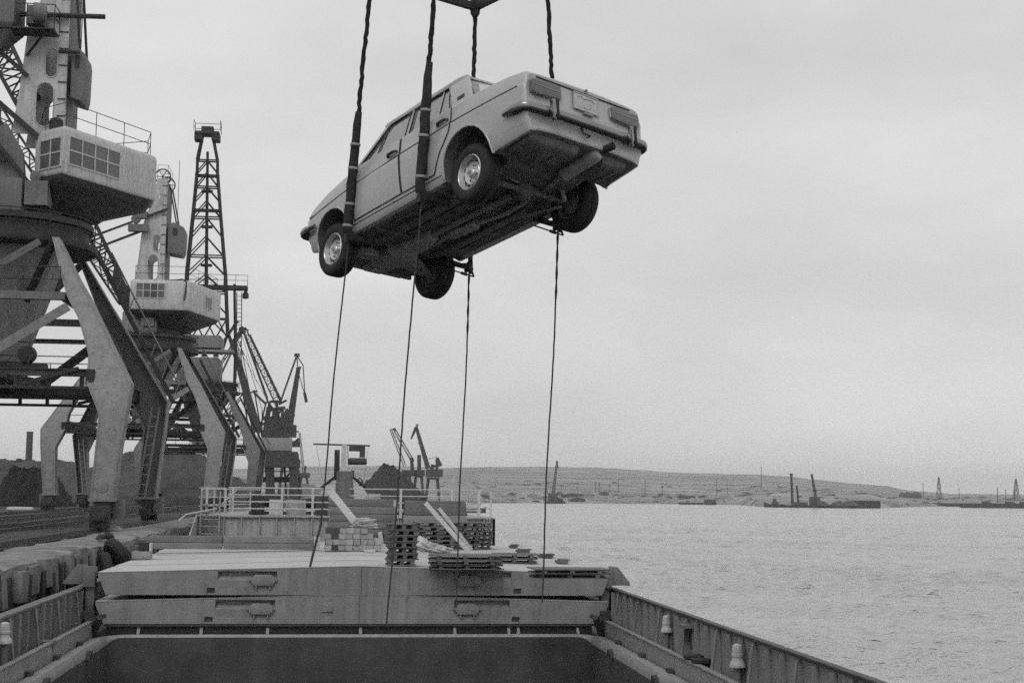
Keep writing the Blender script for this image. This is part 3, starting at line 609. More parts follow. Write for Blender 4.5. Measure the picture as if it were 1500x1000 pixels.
for k, (px, py, w, hh, rz, ry) in enumerate(((551, 805, 0.20, 0.30, 0.4, 0.25), (559, 801, 0.10, 0.42, 0.1, -0.15), (556, 792, 0.26, 0.12, 0.3, 0.1), (541, 808, 0.30, 0.06, 0.0, 0.0))):
    p = at(px, py, Z=5.02); o = MB().bx(-w/2, w/2, -0.1, 0.1, 0, hh).build('timber_offcut', M_WOODL, bevel=0.008); o.location = (p.x, p.y-0.05*k, ztop(p.x)+0.014+(0.0 if k != 2 else 0.30)); o.rotation_euler = (0, ry if k < 2 else 0, rz)
    if k < 2: o.location.z += 0.02
    tag(o, ['white offcut leaning at the right end of the block pile', 'thin white slat standing at the right end of the block pile', 'white offcut lying on top of the right end of the block pile', 'flat white slat lying in front of the block pile'][k], 'offcut', 'white timber offcuts')
# small heap of slats on top of the block pile, where the big plank comes down
for k in range(9):
    o = MB().bx(-0.28, 0.28, -0.05, 0.05, 0, 0.035).build('slat', M_WOODL); p = at(527+random.uniform(-6, 12), 775, Y=q.y+0.3)
    o.location = (p.x, q.y+0.25+random.uniform(-0.12, 0.12), bz+0.149*4+0.036*k*0.8); o.rotation_euler = (0, random.uniform(-0.12, 0.12), random.uniform(-0.9, 0.9))
    tag(o, 'short pale slat in the untidy heap on top of the block pile', 'slat', 'slat heap on the block pile')
# leaning planks
def plank(a, b_, w, th, m, lab, group=None):
    d_ = (b_-a).normalized(); o = MB().beam(a, b_, w, th, upv=(0, -1, 0.2)).build('plank', m, bevel=0.004); return tag(o, lab, 'plank', group)
plank(at(484, 720, Y=40.5), at(525, 771, Y=q.y+0.35), 0.20, 0.09, M_WOODL, 'thick pale plank slanting down onto the block pile', 'leaning white planks')
zz = 5.04
plank(at(623, 736, Y=38.6), at(686, 807, Z=zz), 0.12, 0.03, M_WOODL, 'longer white plank leaning on the pallet stacks', 'leaning white planks')
plank(at(643, 744, Y=38.5), at(691, 805, Z=zz+0.02), 0.09, 0.03, M_WOODL, 'shorter white plank crossing behind the longer leaning one', 'leaning white planks')
# crumpled sacks
def sack(c, s, lab, seed):
    rnd = random.Random(seed); bm = bmesh.new(); bmesh.ops.create_icosphere(bm, subdivisions=4, radius=1)
    ph = [rnd.uniform(0, 6.28) for _ in range(12)]
    for v in bm.verts:
        p = v.co; k = 1+0.22*math.sin(5*p.x+ph[0])*math.sin(4*p.y+ph[1])+0.16*math.sin(9*p.z+6*p.x+ph[2])+0.09*math.sin(17*p.y-9*p.x+ph[3])+0.06*abs(math.sin(23*p.x+13*p.z+ph[4]))
        v.co = Vector((p.x*s[0]*k, p.y*s[1]*k, max(p.z*k, -0.55)*s[2]+0.55*s[2]))
    me = bpy.data.meshes.new('sack'); finish(bm, me, ang=60); me.materials.append(M_SACK)
    o = bpy.data.objects.new('crumpled_sack', me); COL.objects.link(o); o.location = c; tag(o, lab, 'sack', 'crumpled sacks by the pallets')
for k, (px, py, s, lab) in enumerate(((612, 803, (0.30, 0.25, 0.24), 'largest crumpled white sack beside the tall pallet stack'), (628, 805, (0.22, 0.25, 0.15), 'crumpled sack in the middle of the three by the pallets'), (646, 806, (0.26, 0.25, 0.11), 'flattest crumpled sack, next to the low wide pallet stack'))):
    p = at(px, py, Z=5.02); sack((p.x, p.y+0.15, ztop(p.x)+0.012), s, lab, k)
# long grey timbers laid across the covers on the left, and packs of boards farther forward
p0, p1 = at(216, 804, Z=5.0), at(464, 801, Z=5.0); yb = p0.y+0.1
sp = [p0.x, p0.x+(p1.x-p0.x)*0.44, p1.x]
LT = [['lower long grey timber at the left end of the timber row', 'lower long grey timber at the right end of the timber row'], ['upper long grey timber at the left end of the timber row', 'upper long grey timber at the right end of the timber row']]
for lev in range(2):
    for s_ in range(2):
        x0, x1 = sp[s_]+0.02, sp[s_+1]-0.02; zb = 5.005+0.18*lev
        mb = MB().bx(x0, x1, yb, yb+0.28, zb, zb+0.172)
        tag(mb.build('long_timber', M_WOODM, bevel=0.012), LT[lev][s_], 'timber', 'long grey timbers on the left')
p = at(460, 795, Y=yb); tag(MB().bx(p.x, p.x+0.16, yb-0.12, yb+0.1, 5.02, 5.36).build('end_post', M_WHITE, bevel=0.01), 'short white post at the right end of the long grey timbers', 'post')
yb2 = 44.6
for k in range(3):
    x0, x1 = at(232+40*k, 780, Y=yb2).x, at(330+55*k, 780, Y=yb2).x
    tag(MB().bx(x0, x1, yb2+0.32*k, yb2+0.28+0.32*k, 5.0, 5.17).build('long_timber', M_DARK2, bevel=0.012), ['leftmost dark beam behind the long grey timbers', 'middle dark beam behind the long grey timbers', 'rightmost dark beam behind the long grey timbers'][k], 'timber', 'dark beams behind the timbers')
# small box bracket by the left end
p = at(208, 815, Z=4.95); mb = MB().bx(p.x-0.25, p.x+0.2, p.y, p.y+0.4, ztop(p.x)+0.012, ztop(p.x)+0.2); bo_ = mb.build('lashing_box', M_COAM, bevel=0.01)
tag(bo_, 'small steel lashing box with a dark top at the left end of the covers', 'box'); MB().bx(p.x-0.10, p.x+0.14, p.y+0.05, p.y+0.35, ztop(p.x)+0.202, ztop(p.x)+0.42).build('dark_block', M_DARK, bo_, bevel=0.01); MB().bx(p.x+0.16, p.x+0.2, p.y+0.05, p.y+0.35, ztop(p.x)+0.202, ztop(p.x)+0.4).build('end_plate', M_WHITE, bo_)
def board_pack(px0, px1, y0, layers, th, zb, name, lab, group, dpt=1.1, m=M_WOODM):
    x0, x1 = at(px0, 770, Y=y0).x, at(px1, 770, Y=y0).x
    for i in range(layers):
        e = random.uniform(-0.05, 0.05); mb = MB().bx(x0+e, x1+e+random.uniform(-0.1, 0.02), y0+random.uniform(-0.03, 0.03), y0+dpt, zb+th*i, zb+th*i+th-0.012)
        pos = 'topmost' if i == layers-1 else ('lowest' if i == 0 else ORD[i]+' from the bottom,')
        tag(mb.build(name, m, bevel=0.01), f'{pos} board layer in the {lab}', 'boards', group)
board_pack(481, 581, 45.2, 6, 0.235, 4.96, 'board_layer', 'timber pack behind the slanting plank', 'timber pack left of centre')
board_pack(592, 684, 45.0, 2, 0.46, 5.42, 'board_layer', 'thick slab pack behind the pallet stacks', 'slab pack right of centre', m=M_WOODM)
board_pack(562, 612, 44.6, 3, 0.15, 4.96, 'dark_board_layer', 'dark pack under the slab pack', 'dark pack under the slabs', m=M_PALL)
board_pack(640, 690, 44.9, 3, 0.15, 4.96, 'dark_board_layer', 'dark pack under the slab end', 'dark pack under the slab end', m=M_PALL)
p = at(493, 778, Y=38.5); tag(MB().bx(p.x-0.3, p.x+0.35, 38.4, 39.0, ztop(0.4)+0.012, ztop(0.4)+0.62).build('dark_crate', M_DARK2, bevel=0.02), 'dark flat-topped crate behind the pale block pile', 'crate')

# ================================================================== QUAY EDGE: fender blocks, tyres, rails
fb0 = MB().bx(QX-0.10, QX+0.15, -0.5, 0.5, QZ-0.62, QZ+0.02).build('edge_block', M_CONB, bevel=0.035, seg=2)
tb0 = MB().bx(QX-0.02, QX+0.14, -0.25, 0.25, QZ-0.80, QZ-0.10).build('timber_fender', M_DARK, bevel=0.02)
y = 24.0; i = 0; fl0, tl0 = fb0.location.copy(), tb0.location.copy()
while y < 84:
    wb, wt = random.uniform(0.32, 0.95), random.uniform(0.25, 0.8)
    for base, bl_, cat, lab, grp, yo, ws in ((fb0, fl0, 'concrete block', 'pale broken concrete block in the row along the quay lip', 'quay lip blocks', wb/2, wb), (tb0, tl0, 'fender', 'dark timber fender between the pale blocks of the quay lip', 'timber fenders on the quay lip', wb+wt/2, wt*2)):
        o = base if i == 0 else base.copy()
        if i: COL.objects.link(o)
        o.location = bl_+V(random.uniform(-0.10, 0.06), y+yo, random.uniform(-0.26, 0.0)); o.scale = (1, ws*0.94, 1)
        o.rotation_euler = (random.uniform(-0.05, 0.05), random.uniform(-0.1, 0.06), random.uniform(-0.10, 0.10)); tag(o, lab, cat, grp)
    y += wb+wt; i += 1
wl = MB(); wl.beam((QX+0.16, 18, QZ-0.92), (QX+0.16, 90, QZ-0.92), 0.16, 0.10); tag(wl.build('fender_beam', M_DARK, bevel=0.01), 'long dark timber beam bolted along the quay face', 'beam')
def tyre(c, ax, r, lab):
    t = MB().lathe(c, [(r*0.52, -0.13), (r*0.85, -0.15), (r, -0.08), (r, 0.08), (r*0.85, 0.15), (r*0.52, 0.13), (r*0.55, 0)], ax=ax, n=24, cap=False); return tag(t.build('fender_tyre', M_RUB), lab, 'tyre', 'old tyres hung between ship and quay')
tyre((QX+0.36, 26.0, 4.0), (1, 0.1, 0.05), 0.62, 'old truck tyre hanging at the quay near the left picture edge')
tyre((QX+0.50, 41.0, 4.72), (0.8, 0.5, 0.5), 0.55, 'old tyre on top of the pile beside the left end of the covers')
tyre((QX+0.46, 42.2, 4.45), (0.9, -0.3, 0.4), 0.60, 'old tyre behind the pile beside the left end of the covers')
tyre((QX+0.42, 39.8, 4.35), (0.95, 0.2, 0.2), 0.56, 'lowest old tyre of the pile beside the left end of the covers')
tyre((QX+0.38, 66.5, 4.5), (1, 0.1, 0.1), 0.6, 'old tyre at the quay farther along, short of the foredeck')
hs = MB()
for k in range(3): hs.path([(QX-0.25+0.22*math.cos(a*0.5+k), 43.5+0.75*math.sin(a*0.5+k*0.7), QZ+0.06+0.05*k+0.02*a*0.3) for a in range(14)], 0.035, 6)
hs.path([(QX-0.1, 43.0, QZ+0.1), (QX+0.3, 42.0, QZ+0.0), (QX+0.55, 41.3, QZ-0.45)], 0.035, 6); tag(hs.build('mooring_rope', M_TAG), 'coiled mooring rope on the quay edge above the tyre pile', 'rope')
def rail(x, z, lab, y1=440):
    r = MB(); r.bx(x-0.065, x+0.065, 10, y1, z-0.02, z+0.015); r.bx(x-0.012, x+0.012, 10, y1, z+0.015, z+0.11); r.bx(x-0.035, x+0.035, 10, y1, z+0.11, z+0.145); return tag(r.build('track_rail', M_RAIL), lab, 'rail', 'steel rails along the quay')
RSX, RLX = -8.70, -19.20
rail(RSX, QZ, 'steel crane rail nearest the water, under the seaward crane legs'); rail(RLX, QZ, 'steel crane rail farthest inland, under the landward crane legs')
for x, lab in ((-11.6, 'steel train rail under the crane portals, nearest the water'), (-13.1, 'second steel train rail from the water under the portals'), (-15.2, 'third steel train rail from the water under the portals'), (-16.7, 'innermost steel train rail under the crane portals')): rail(x, QZ-0.03, lab)
# ================================================================== PORTAL CRANES
LI = [(4.90, 1.2), (5.00, 3.0), (5.06, 4.3), (4.52, 5.5), (4.45, 6.6), (3.92, 8.0), (3.35, 8.95), (3.05, 9.7), (2.42, 11.5)]
LO = [(5.64, 1.2), (5.82, 3.0), (5.97, 4.3), (6.08, 5.5), (5.45, 6.6), (4.66, 8.0), (4.12, 8.95), (3.66, 9.7), (2.62, 11.5)]
def ly(z): return interp(z, [(1.2, 6.75), (3.0, 6.72), (4.3, 6.60), (5.5, 6.30), (6.6, 5.75), (8.0, 5.05), (8.95, 4.55), (9.7, 4.15), (11.5, 3.20)])
def railing(name, pts, z0, hh, m, parent, r=0.022, posts=None, bars=(0.5, 1.0)):
    rl = MB()
    for b_ in bars: rl.path([(p[0], p[1], (p[2] if len(p) > 2 else z0)+hh*b_) for p in pts], r, 5)
    for p in (posts or pts):
        z = p[2] if len(p) > 2 else z0; rl.tube((p[0], p[1], z), (p[0], p[1], z+hh), r, 5)
    return rl.build(name, m, parent)
def ladder(name, a, b_, w, m, parent, side=(1, 0, 0), step=0.42, r=0.03):
    a, b_ = Vector(a), Vector(b_); s_ = Vector(side).normalized()*w/2; l = MB(); l.beam(a-s_, b_-s_, r*2, r*3); l.beam(a+s_, b_+s_, r*2, r*3)
    n = int((b_-a).length/step)
    for i in range(1, n): q = a.lerp(b_, i/n); l.beam(q-s_, q+s_, r*1.6)
    return l.build(name, m, parent)
def portal(t, mleg, mtie, mdark, detail=True):
    for sy in (-1, 1):
        for sx in (-1, 1):
            # web plate on the outer side, flanges turned inwards: a channel open to the portal
            g = MB(); rings = []
            for (xi, z), (xo, z2) in zip(LI, LO):
                yw = ly(z); rings.append([V(sx*xi, sy*yw, z), V(sx*xo, sy*yw, z), V(sx*xo, sy*(yw-0.05), z), V(sx*xi, sy*(yw-0.05), z)])
            g.loft(rings); lg = g.build('portal_leg', mleg if sy < 0 else M_CRI, t, ang=16)
            for edge in (LI, LO):
                rings = []; fgl = MB()
                for (x, z) in edge:
                    yw = ly(z); dp = 0.95 if z < 9 else 0.6
                    rings.append([V(sx*(x-0.03), sy*(yw+0.03), z), V(sx*(x+0.03), sy*(yw+0.03), z), V(sx*(x+0.03), sy*(yw-dp), z), V(sx*(x-0.03), sy*(yw-dp), z)])
                fgl.loft(rings); fgl.build('leg_flange', mleg, lg, ang=14)
            e = MB(); e.bx(sx*4.80, sx*5.74, sy*6.82, sy*5.55, 1.08, 1.2); e.build('foot_plate', mleg, lg)
            if detail:
                d_ = MB().lathe((sx*5.27, sy*6.73, 1.65), [(0.26, 0), (0.26, 0.03), (0.22, 0.04), (0.0, 0.045)], ax=(0, sy, 0), n=18); d_.build('pivot_cover', mleg, lg)
                ladder('leg_ladder', (sx*5.0, sy*5.75, 0.9), (sx*5.55, sy*5.75, 5.3), 0.34, mleg, lg)
            # bogie
            b_ = MB(); b_.prism([(5.0, 1.08), (5.6, 1.08), (5.48, 0.55), (5.12, 0.55)], lambda u, v, tt: (sx*u, sy*(6.75-1.15*tt), v)); b_.bx(sx*5.05, sx*5.55, sy*7.5, sy*5.0, 0.38, 0.66)
            b_.bx(sx*4.96, sx*5.64, sy*7.35, sy*6.75, 0.12, 0.92) if True else None
            bo_ = b_.build('bogie', mdark, t, bevel=0.02)
            for yy_ in (7.05, 6.2, 5.35):
                MB().lathe((sx*5.25-0.11, sy*yy_, 0.45), [(0.0, 0), (0.30, 0), (0.30, 0.05), (0.33, 0.06), (0.33, 0.16), (0.30, 0.17), (0.30, 0.22), (0.0, 0.22)], ax=(1, 0, 0), n=18).build('wheel', mdark, bo_)
            if detail: MB().bx(sx*5.6, sx*6.0, sy*6.2, sy*5.7, 0.45, 1.15).build('motor_box', mtie, bo_, bevel=0.02)
    # ties and lower working platform
    for sy in (-1, 1):
        MB().bx(-4.62, 4.62, sy*6.10, sy*5.80, 5.75, 6.02).build('tie_beam', mtie, t)
        MB().bx(-4.6, 4.6, sy*6.14, sy*5.84, 5.25, 5.36).build('tie_beam', mdark, t)
        lw = MB()
        for i in range(8): lw.bx(-4.2+i*1.2, -4.08+i*1.2, sy*6.10, sy*5.86, 5.36, 5.75)
        lw.build('tie_strut', mdark, t)
        MB().bx(-3.25, 3.25, sy*4.75, sy*4.45, 8.80, 9.10).build('tie_beam', mtie, t)
        if sy > 0: MB().bx(-3.9, 3.9, sy*5.2, sy*5.0, 8.05, 8.25).build('tie_beam', mdark, t)
    for sx in (-1, 1):
        MB().bx(sx*4.75, sx*4.45, -6.3, 6.3, 5.45, 6.0).build('side_beam', mdark, t)
        MB().bx(sx*3.3, sx*3.05, -4.45, 4.45, 8.82, 9.08).build('side_beam', mdark, t)
    pl = MB(); pl.bx(-4.45, 4.45, -1.5, 1.5, 5.30, 5.62); pl.bx(-4.45, 4.45, -6.3, -5.4, 5.96, 6.0); pl.bx(-1.6, 1.6, -6.3, 6.3, 5.62, 5.8); po_ = pl.build('working_platform', mdark, t)
    railing('railing', [(-4.4, -5.5), (-2.2, -5.5), (0, -5.5), (2.2, -5.5), (4.4, -5.5)], 6.0, 1.05, mdark, po_)
    railing('railing', [(-1.6, 1.6), (1.6, 1.6), (4.4, 1.6), (4.4, 5.8)], 5.8, 1.05, mdark, po_)
    MB().lathe((0, 0, 5.8), [(1.5, 0), (1.5, 0.25), (1.0, 0.35), (1.0, 0.9)], n=20).build('pivot_bearing', mdark, t)
    mt = MB().lathe((1.7, -3.2, 6.75), [(0.0, 0), (0.32, 0.02), (0.36, 0.2), (0.32, 0.6), (0.0, 0.62)], ax=(0, -1, 0), n=16); mt.bx(1.0, 2.4, -3.7, -2.9, 6.0, 6.42); mt.build('drive_motor', mdark, t)
    for sx in (-1, 1):
        for sy in (-1, 1):
            MB().beam((sx*3.45, sy*5.05, 8.5), (sx*0.15, sy*6.1, 6.05), 0.28, 0.34).build('brace', mleg if sy < 0 else mdark, t)
            MB().beam((sx*0.9, sy*0.9, 9.0), (sx*2.45, sy*3.1, 11.4), 0.22, 0.26).build('brace', mdark, t)
            MB().beam((sx*1.9, sy*3.25, 11.3), (-sx*0.9 if sx > 0 else sx*1.3, sy*4.55, 9.1), 0.22, 0.26).build('brace', mtie if sy < 0 else mdark, t)
            if detail:
                MB().beam((sx*4.2, sy*6.45, 6.0), (sx*2.0, sy*6.0, 5.4), 0.14).build('brace', mdark, t)
    MB().lathe((0, 0, 6.7), [(0.90, 0), (0.95, 0.2), (2.45, 4.8)], n=10).build('column', mleg, t, ang=20)
    # walkway ring around the column at the upper tie
    wk = MB().ext([(-3.3, -4.4), (3.3, -4.4), (3.3, -3.2), (-3.3, -3.2)], 9.1, 9.14).build('walkway', mdark, t)
    railing('railing', [(-3.2, -4.35), (-1.6, -4.35), (0, -4.35), (1.6, -4.35), (3.0, -4.35)], 9.14, 1.0, mdark, wk)
    rg = MB().lathe((0, 0, 11.35), [(2.3, 0), (3.55, 0.02), (3.6, 0.10), (3.6, 0.28), (3.25, 0.32), (3.2, 0.9), (3.4, 0.95), (3.4, 1.2), (2.0, 1.25)], n=32).build('slew_ring', mdark, t)
    rp = [(3.5*math.cos(a), 3.5*math.sin(a), 11.65) for a in [2*math.pi*i/14 for i in range(15)]]
    railing('railing', rp, 11.65, 1.0, mdark, rg)
    for sy in (1,):
        # stairs with handrail running up the outer edge of the seaward legs
        a, b_ = V(6.25, sy*5.9, 5.6), V(3.35, sy*3.6, 11.3)
        stt = MB(); stt.beam(a, b_, 0.06, 0.16); stt.beam(a+V(0, sy*0.5, 0), b_+V(0, sy*0.5, 0), 0.06, 0.16)
        for i in range(1, 18): q = a.lerp(b_, i/18); stt.beam(q, q+V(0, sy*0.5, 0), 0.16, 0.03)
        so_ = stt.build('stair', mdark, t)
        hr = MB(); hr.beam(a+V(0.28, -sy*0.05, 0.75), b_+V(0.28, -sy*0.05, 0.75), 0.06)
        for i in range(0, 7): q = a.lerp(b_, i/6); hr.beam(q, q+V(0.28, -sy*0.05, 0.75), 0.04)
        hr.build('hand_rail', mleg, so_)
def windows(parent, m_frame, p0, ux, nrm, cols, w, zc, zh, rows=2, gap=0.06):
    """a row of framed panes: p0 left point on the wall, ux unit along the wall, nrm outward normal"""
    ux, nrm, p0 = Vector(ux), Vector(nrm), Vector(p0); tot = cols*w
    f = MB()
    def bar(a0, a1, z0, z1, d0, d1):
        A = p0+ux*a0; B = p0+ux*a1
        P_ = [A+nrm*d0, B+nrm*d0, B+nrm*d1, A+nrm*d1]
        f.add([V(q.x, q.y, z) for z in (z0, z1) for q in P_], [(3, 2, 1, 0), (4, 5, 6, 7), (0, 1, 5, 4), (1, 2, 6, 5), (2, 3, 7, 6), (3, 0, 4, 7)])
    zb, zt_ = zc-zh/2, zc+zh/2
    for i in range(cols+1): bar(i*w-gap/2, i*w+gap/2, zb-gap/2, zt_+gap/2, -0.01, 0.05)
    for j in range(rows+1):
        z = zb+zh*j/rows
        for i in range(cols): bar(i*w+gap/2, (i+1)*w-gap/2, z-gap/2, z+gap/2, -0.01, 0.045)
    fo_ = f.build('window', m_frame, parent)
    for i in range(cols):
        for j in range(rows):
            A = p0+ux*(i*w+gap/2); B = p0+ux*((i+1)*w-gap/2); z0, z1 = zb+zh*j/rows+gap/2, zb+zh*(j+1)/rows-gap/2
            mb = MB(); P_ = [A+nrm*0.003, B+nrm*0.003, B+nrm*0.018, A+nrm*0.018]
            mb.add([V(q.x, q.y, z) for z in (z0, z1) for q in P_], [(3, 2, 1, 0), (4, 5, 6, 7), (0, 1, 5, 4), (1, 2, 6, 5), (2, 3, 7, 6), (3, 0, 4, 7)]); mb.build('pane', M_PANE, fo_)
def house(t, poly, z0, z1, wins, tower_dx, ty, rails=True):
    c = V(sum(p[0] for p in poly)/len(poly), sum(p[1] for p in poly)/len(poly), 0)
    h_ = MB(); rings = []
    for s_, z in ((0.985, z0), (1.0, z0+0.12), (1.0, z1-0.22), (0.985, z1-0.08), (0.95, z1)): rings.append([V(c.x+(x-c.x)*s_, c.y+(y-c.y)*s_, z) for x, y in poly])
    h_.loft(rings); ho_ = h_.build('machine_house', M_CRW, t, bevel=0.10, seg=3)
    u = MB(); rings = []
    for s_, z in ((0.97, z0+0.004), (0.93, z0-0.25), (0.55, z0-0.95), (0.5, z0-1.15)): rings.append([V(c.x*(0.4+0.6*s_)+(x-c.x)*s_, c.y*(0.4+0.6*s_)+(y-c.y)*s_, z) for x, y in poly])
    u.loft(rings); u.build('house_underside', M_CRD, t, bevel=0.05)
    MB().lathe((0, 0, 12.55), [(2.2, 0), (2.2, 0.5), (1.9, 0.6), (1.9, z0-12.6)], n=20).build('turntable', M_CRD, t)
    for (i, off, cols, w, zc, zh, rows) in wins:
        A = V(poly[i][0], poly[i][1], 0); B = V(poly[(i+1) % len(poly)][0], poly[(i+1) % len(poly)][1], 0); ux = (B-A).normalized(); nn = V(ux.y, -ux.x, 0)
        windows(ho_, M_CRW, A+ux*off, ux, nn, cols, w, zc, zh, rows)
    if rails:
        rp = [(c.x+(x-c.x)*0.9, c.y+(y-c.y)*0.9) for x, y in poly]; rp.append(rp[0])
        ro_ = [];
        for a, b_ in zip(rp, rp[1:]):
            k = max(1, int(math.hypot(a[0]-b_[0], a[1]-b_[1])/1.6))
            for i in range(k): ro_.append((a[0]+(b_[0]-a[0])*i/k, a[1]+(b_[1]-a[1])*i/k))
        railing('roof_railing', ro_+[ro_[0]], z1-0.02, 1.05, M_CRD, ho_, r=0.018)
    return ho_
def tower(t, dx, ztop_, ys, m, cw=True, cwx=None):
    zb = 16.2; zt = ztop_
    xl = lambda z: dx+interp(z, [(16.2, -1.0), (18.2, -0.75), (20.5, -0.55), (22.3, 0.05), (24.0, 0.38), (26, 0.45)]); xr = dx+1.12
    for y in ys:
        zs_ = [16.2, 18.2, 20.5, 22.3, zt]; poly = [(xl(z), z) for z in zs_]+[(xr, z) for z in reversed(zs_)]
        holes = [oval(dx+0.28, 17.45, 0.72, 1.9), oval(dx+0.48, 19.25, 0.5, 1.25)]
        if zt > 23.0: holes.append(oval(dx+0.72, 22.4, 0.36, 0.9))
        p = MB().extY(poly, y-0.06, y+0.06, holes=holes); to_ = p.build('tower_plate', m, t)
        rg_ = MB()
        for k in range(10): rg_.beam((xr-0.34, y-0.09, 17.0+k*0.72), (xr+0.02, y-0.09, 17.0+k*0.72), 0.05, 0.03)
        rg_.build('rungs', M_CRD, to_)
        for hl in holes[:2]:
            e = MB(); e.path([(a, y-0.07, b_) for a, b_ in hl]+[(hl[0][0], y-0.07, hl[0][1])], 0.03, 5); e.build('hole_rim', m, to_)
    fr_ = MB(); fr_.add([(xr-0.01, ys[0], 16.2), (xr-0.01, ys[1], 16.2), (xr-0.01, ys[1], zt), (xr-0.01, ys[0], zt)], [(0, 1, 2, 3)])
    bk = MB(); bk.bx(xr-0.06, xr-0.02, ys[0]+0.07, ys[1]-0.07, 16.2, zt-0.2); bk.build('tower_back', M_CRM, t)
    cr_ = MB()
    for z in (16.9, 18.3, 20.2, 21.6): cr_.bx(xl(z)+0.1, xl(z)+0.3, ys[0]+0.07, ys[1]-0.07, z, z+0.2)
    cr_.build('tower_tie', M_CRD, t)
    if cw:
        kx, kz = cwx or (1.0, 0.0); c = MB().extY([(dx+1.25, 18.6+kz), (dx+1.25, 20.6+kz), (dx+1.25+0.35*kx, 20.85+kz), (dx+1.25+1.1*kx, 20.5+kz), (dx+1.25+1.2*kx, 20.2+kz), (dx+1.25+1.15*kx, 18.75+kz), (dx+1.25+1.0*kx, 18.45+kz)], ys[0]+0.1, ys[1]-0.9); co_ = c.build('counterweight', M_CRM, t, bevel=0.05)
        MB().bx(dx+1.25+0.35*kx, dx+1.25+0.65*kx, ys[0]+0.02, ys[0]+0.12, 19.9+kz, 20.4+kz).build('slot_plate', M_CRD, co_)
        for y in (ys[0]+0.4, ys[1]-0.5): MB().beam((dx+1.25+0.6*kx, y, 20.5+kz), (dx+1.2, y, zt-0.3), 0.10).build('hanger', M_CRD, co_)
        MB().tube((dx+1.25+0.6*kx, ys[0]+0.5, 20.7+kz), (dx+1.25+0.6*kx, ys[0]+0.5, zt+1.5), 0.02, 5).build('cable', M_CRD, co_)
    for k, y in enumerate((ys[0], ys[1])):
        sh = MB(); cz = zt+0.15; cx_ = dx+0.75
        pts = [(cx_+0.55*math.cos(a), y, cz+0.55*math.sin(a)) for a in [2*math.pi*i/20 for i in range(21)]]; sh.path(pts, 0.05, 6)
        for a in range(0, 6): sh.beam((cx_, y, cz), (cx_+0.55*math.cos(a*1.047), y, cz+0.55*math.sin(a*1.047)), 0.05)
        sh.build('sheave', M_CRD, t)
    railing('top_railing', [(xl(zt), ys[0], zt), (xr, ys[0], zt), (xr, ys[1], zt), (xl(zt), ys[1], zt)], zt, 1.0, M_CRD, t, r=0.015)

# ---- nearest crane
c1 = thing('portal_crane', 'nearest portal crane at the left picture edge, pale cabin with railing above splayed legs', 'crane', (-13.95, 61, QZ), 'portal cranes along the quay', local=True)
portal(c1, M_CRL, M_CRM, M_CRD)
P1 = [(1.05, -0.7), (1.45, -1.9), (2.62, -3.05), (5.67, 2.0), (5.3, 3.8), (3.4, 4.7), (0.2, 3.4)]
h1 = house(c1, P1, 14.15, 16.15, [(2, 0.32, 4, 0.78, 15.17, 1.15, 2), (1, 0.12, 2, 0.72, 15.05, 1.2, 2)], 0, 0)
tower(c1, 1.13, 24.0, (-1.0, 1.6), M_CRW, cwx=(0.5, -0.75))
MB().tube((-4.0, -1.25, 21.15), (3.75, -1.25, 21.28), 0.11, 8).build('rack_bar', M_CRD, c1)
MB().tube((1.9, -1.1, 19.75), (2.75, -1.1, 19.75), 0.08, 8).build('pin', M_CRD, c1)
pf = MB().ext([(-0.4, -2.3), (1.9, -2.3), (1.9, -1.2), (-0.4, -1.2)], 20.3, 20.36); pf.beam((1.6, -2.2, 20.3), (0.6, -1.1, 19.5), 0.08); pfo = pf.build('platform', M_CRD, c1)
railing('railing', [(-0.4, -2.25), (0.8, -2.25), (1.9, -2.25), (1.9, -1.2)], 20.36, 1.0, M_CRD, pfo)
cb = MB(); rings = []
for s_, z in ((0.25, 19.3), (1.0, 20.55), (1.0, 22.8), (0.9, 23.0)): rings.append([V(-0.95+x*s_, -1.3+y*s_, z) for x, y in ((-1.5, -1.0), (1.25, -1.0), (1.25, 1.0), (-1.5, 1.0))])
cb.loft(rings); cbo = cb.build('winch_cabin', M_CRM, c1, bevel=0.05)
windows(cbo, M_CRL, (-2.2, -2.3, 0), (1, 0, 0), (0, -1, 0), 4, 0.52, 22.0, 0.9, 2)
rm = MB().lathe((1.0, -2.3, 21.0), [(0.0, 0), (0.4, 0.05), (0.4, 0.55), (0, 0.6)], ax=(1, 0.2, 0), n=14); rm.bx(0.7, 1.4, -2.0, -1.1, 20.6, 21.4); rm.build('rack_drive', M_CRM, c1, bevel=0.04)
jb = MB().lattice((-0.3, -1.2, 14.6), (-9.5, -3.0, 30.5), 1.8, 0.9, 1.6, 1.5, 14, 0.09, side=(0, 1, 0)); jb.build('jib', M_CRD, c1)
st_ = MB(); st_.beam((0.7, -1.2, 18.6), (-4.5, -2.4, 23.0), 0.16); st_.beam((1.4, -1.2, 15.9), (-3.0, -1.6, 19.6), 0.2); st_.beam((0.4, -1.6, 15.4), (-1.6, -2.0, 18.6), 0.3); st_.beam((1.2, -2.0, 13.8), (-1.5, -2.6, 17.2), 0.16); st_.build('jib_stay', M_CRD, c1)
fb_ = MB(); fb_.ext([(-1.9, -2.6), (1.0, -2.6), (1.15, -1.0), (0.6, 2.6), (-1.9, 2.6)], 12.65, 14.0); fb_.build('front_casing', M_CRM, c1, bevel=0.08)
wg = MB().extY([(-0.6, 14.0), (0.95, 14.0), (0.8, 15.2), (0.1, 16.4), (-0.6, 16.0)], -1.9, -1.6); wg.build('jib_bracket', M_CRM, c1)
lm = MB().lathe((1.35, -2.0, 14.15), [(0.0, 0), (0.2, 0.02), (0.22, 0.25), (0.0, 0.3)], ax=(0.3, -1, 0), n=12); lm.bx(1.1, 2.0, -2.6, -1.7, 12.9, 13.9); lm.build('floodlight', M_CRM, c1)
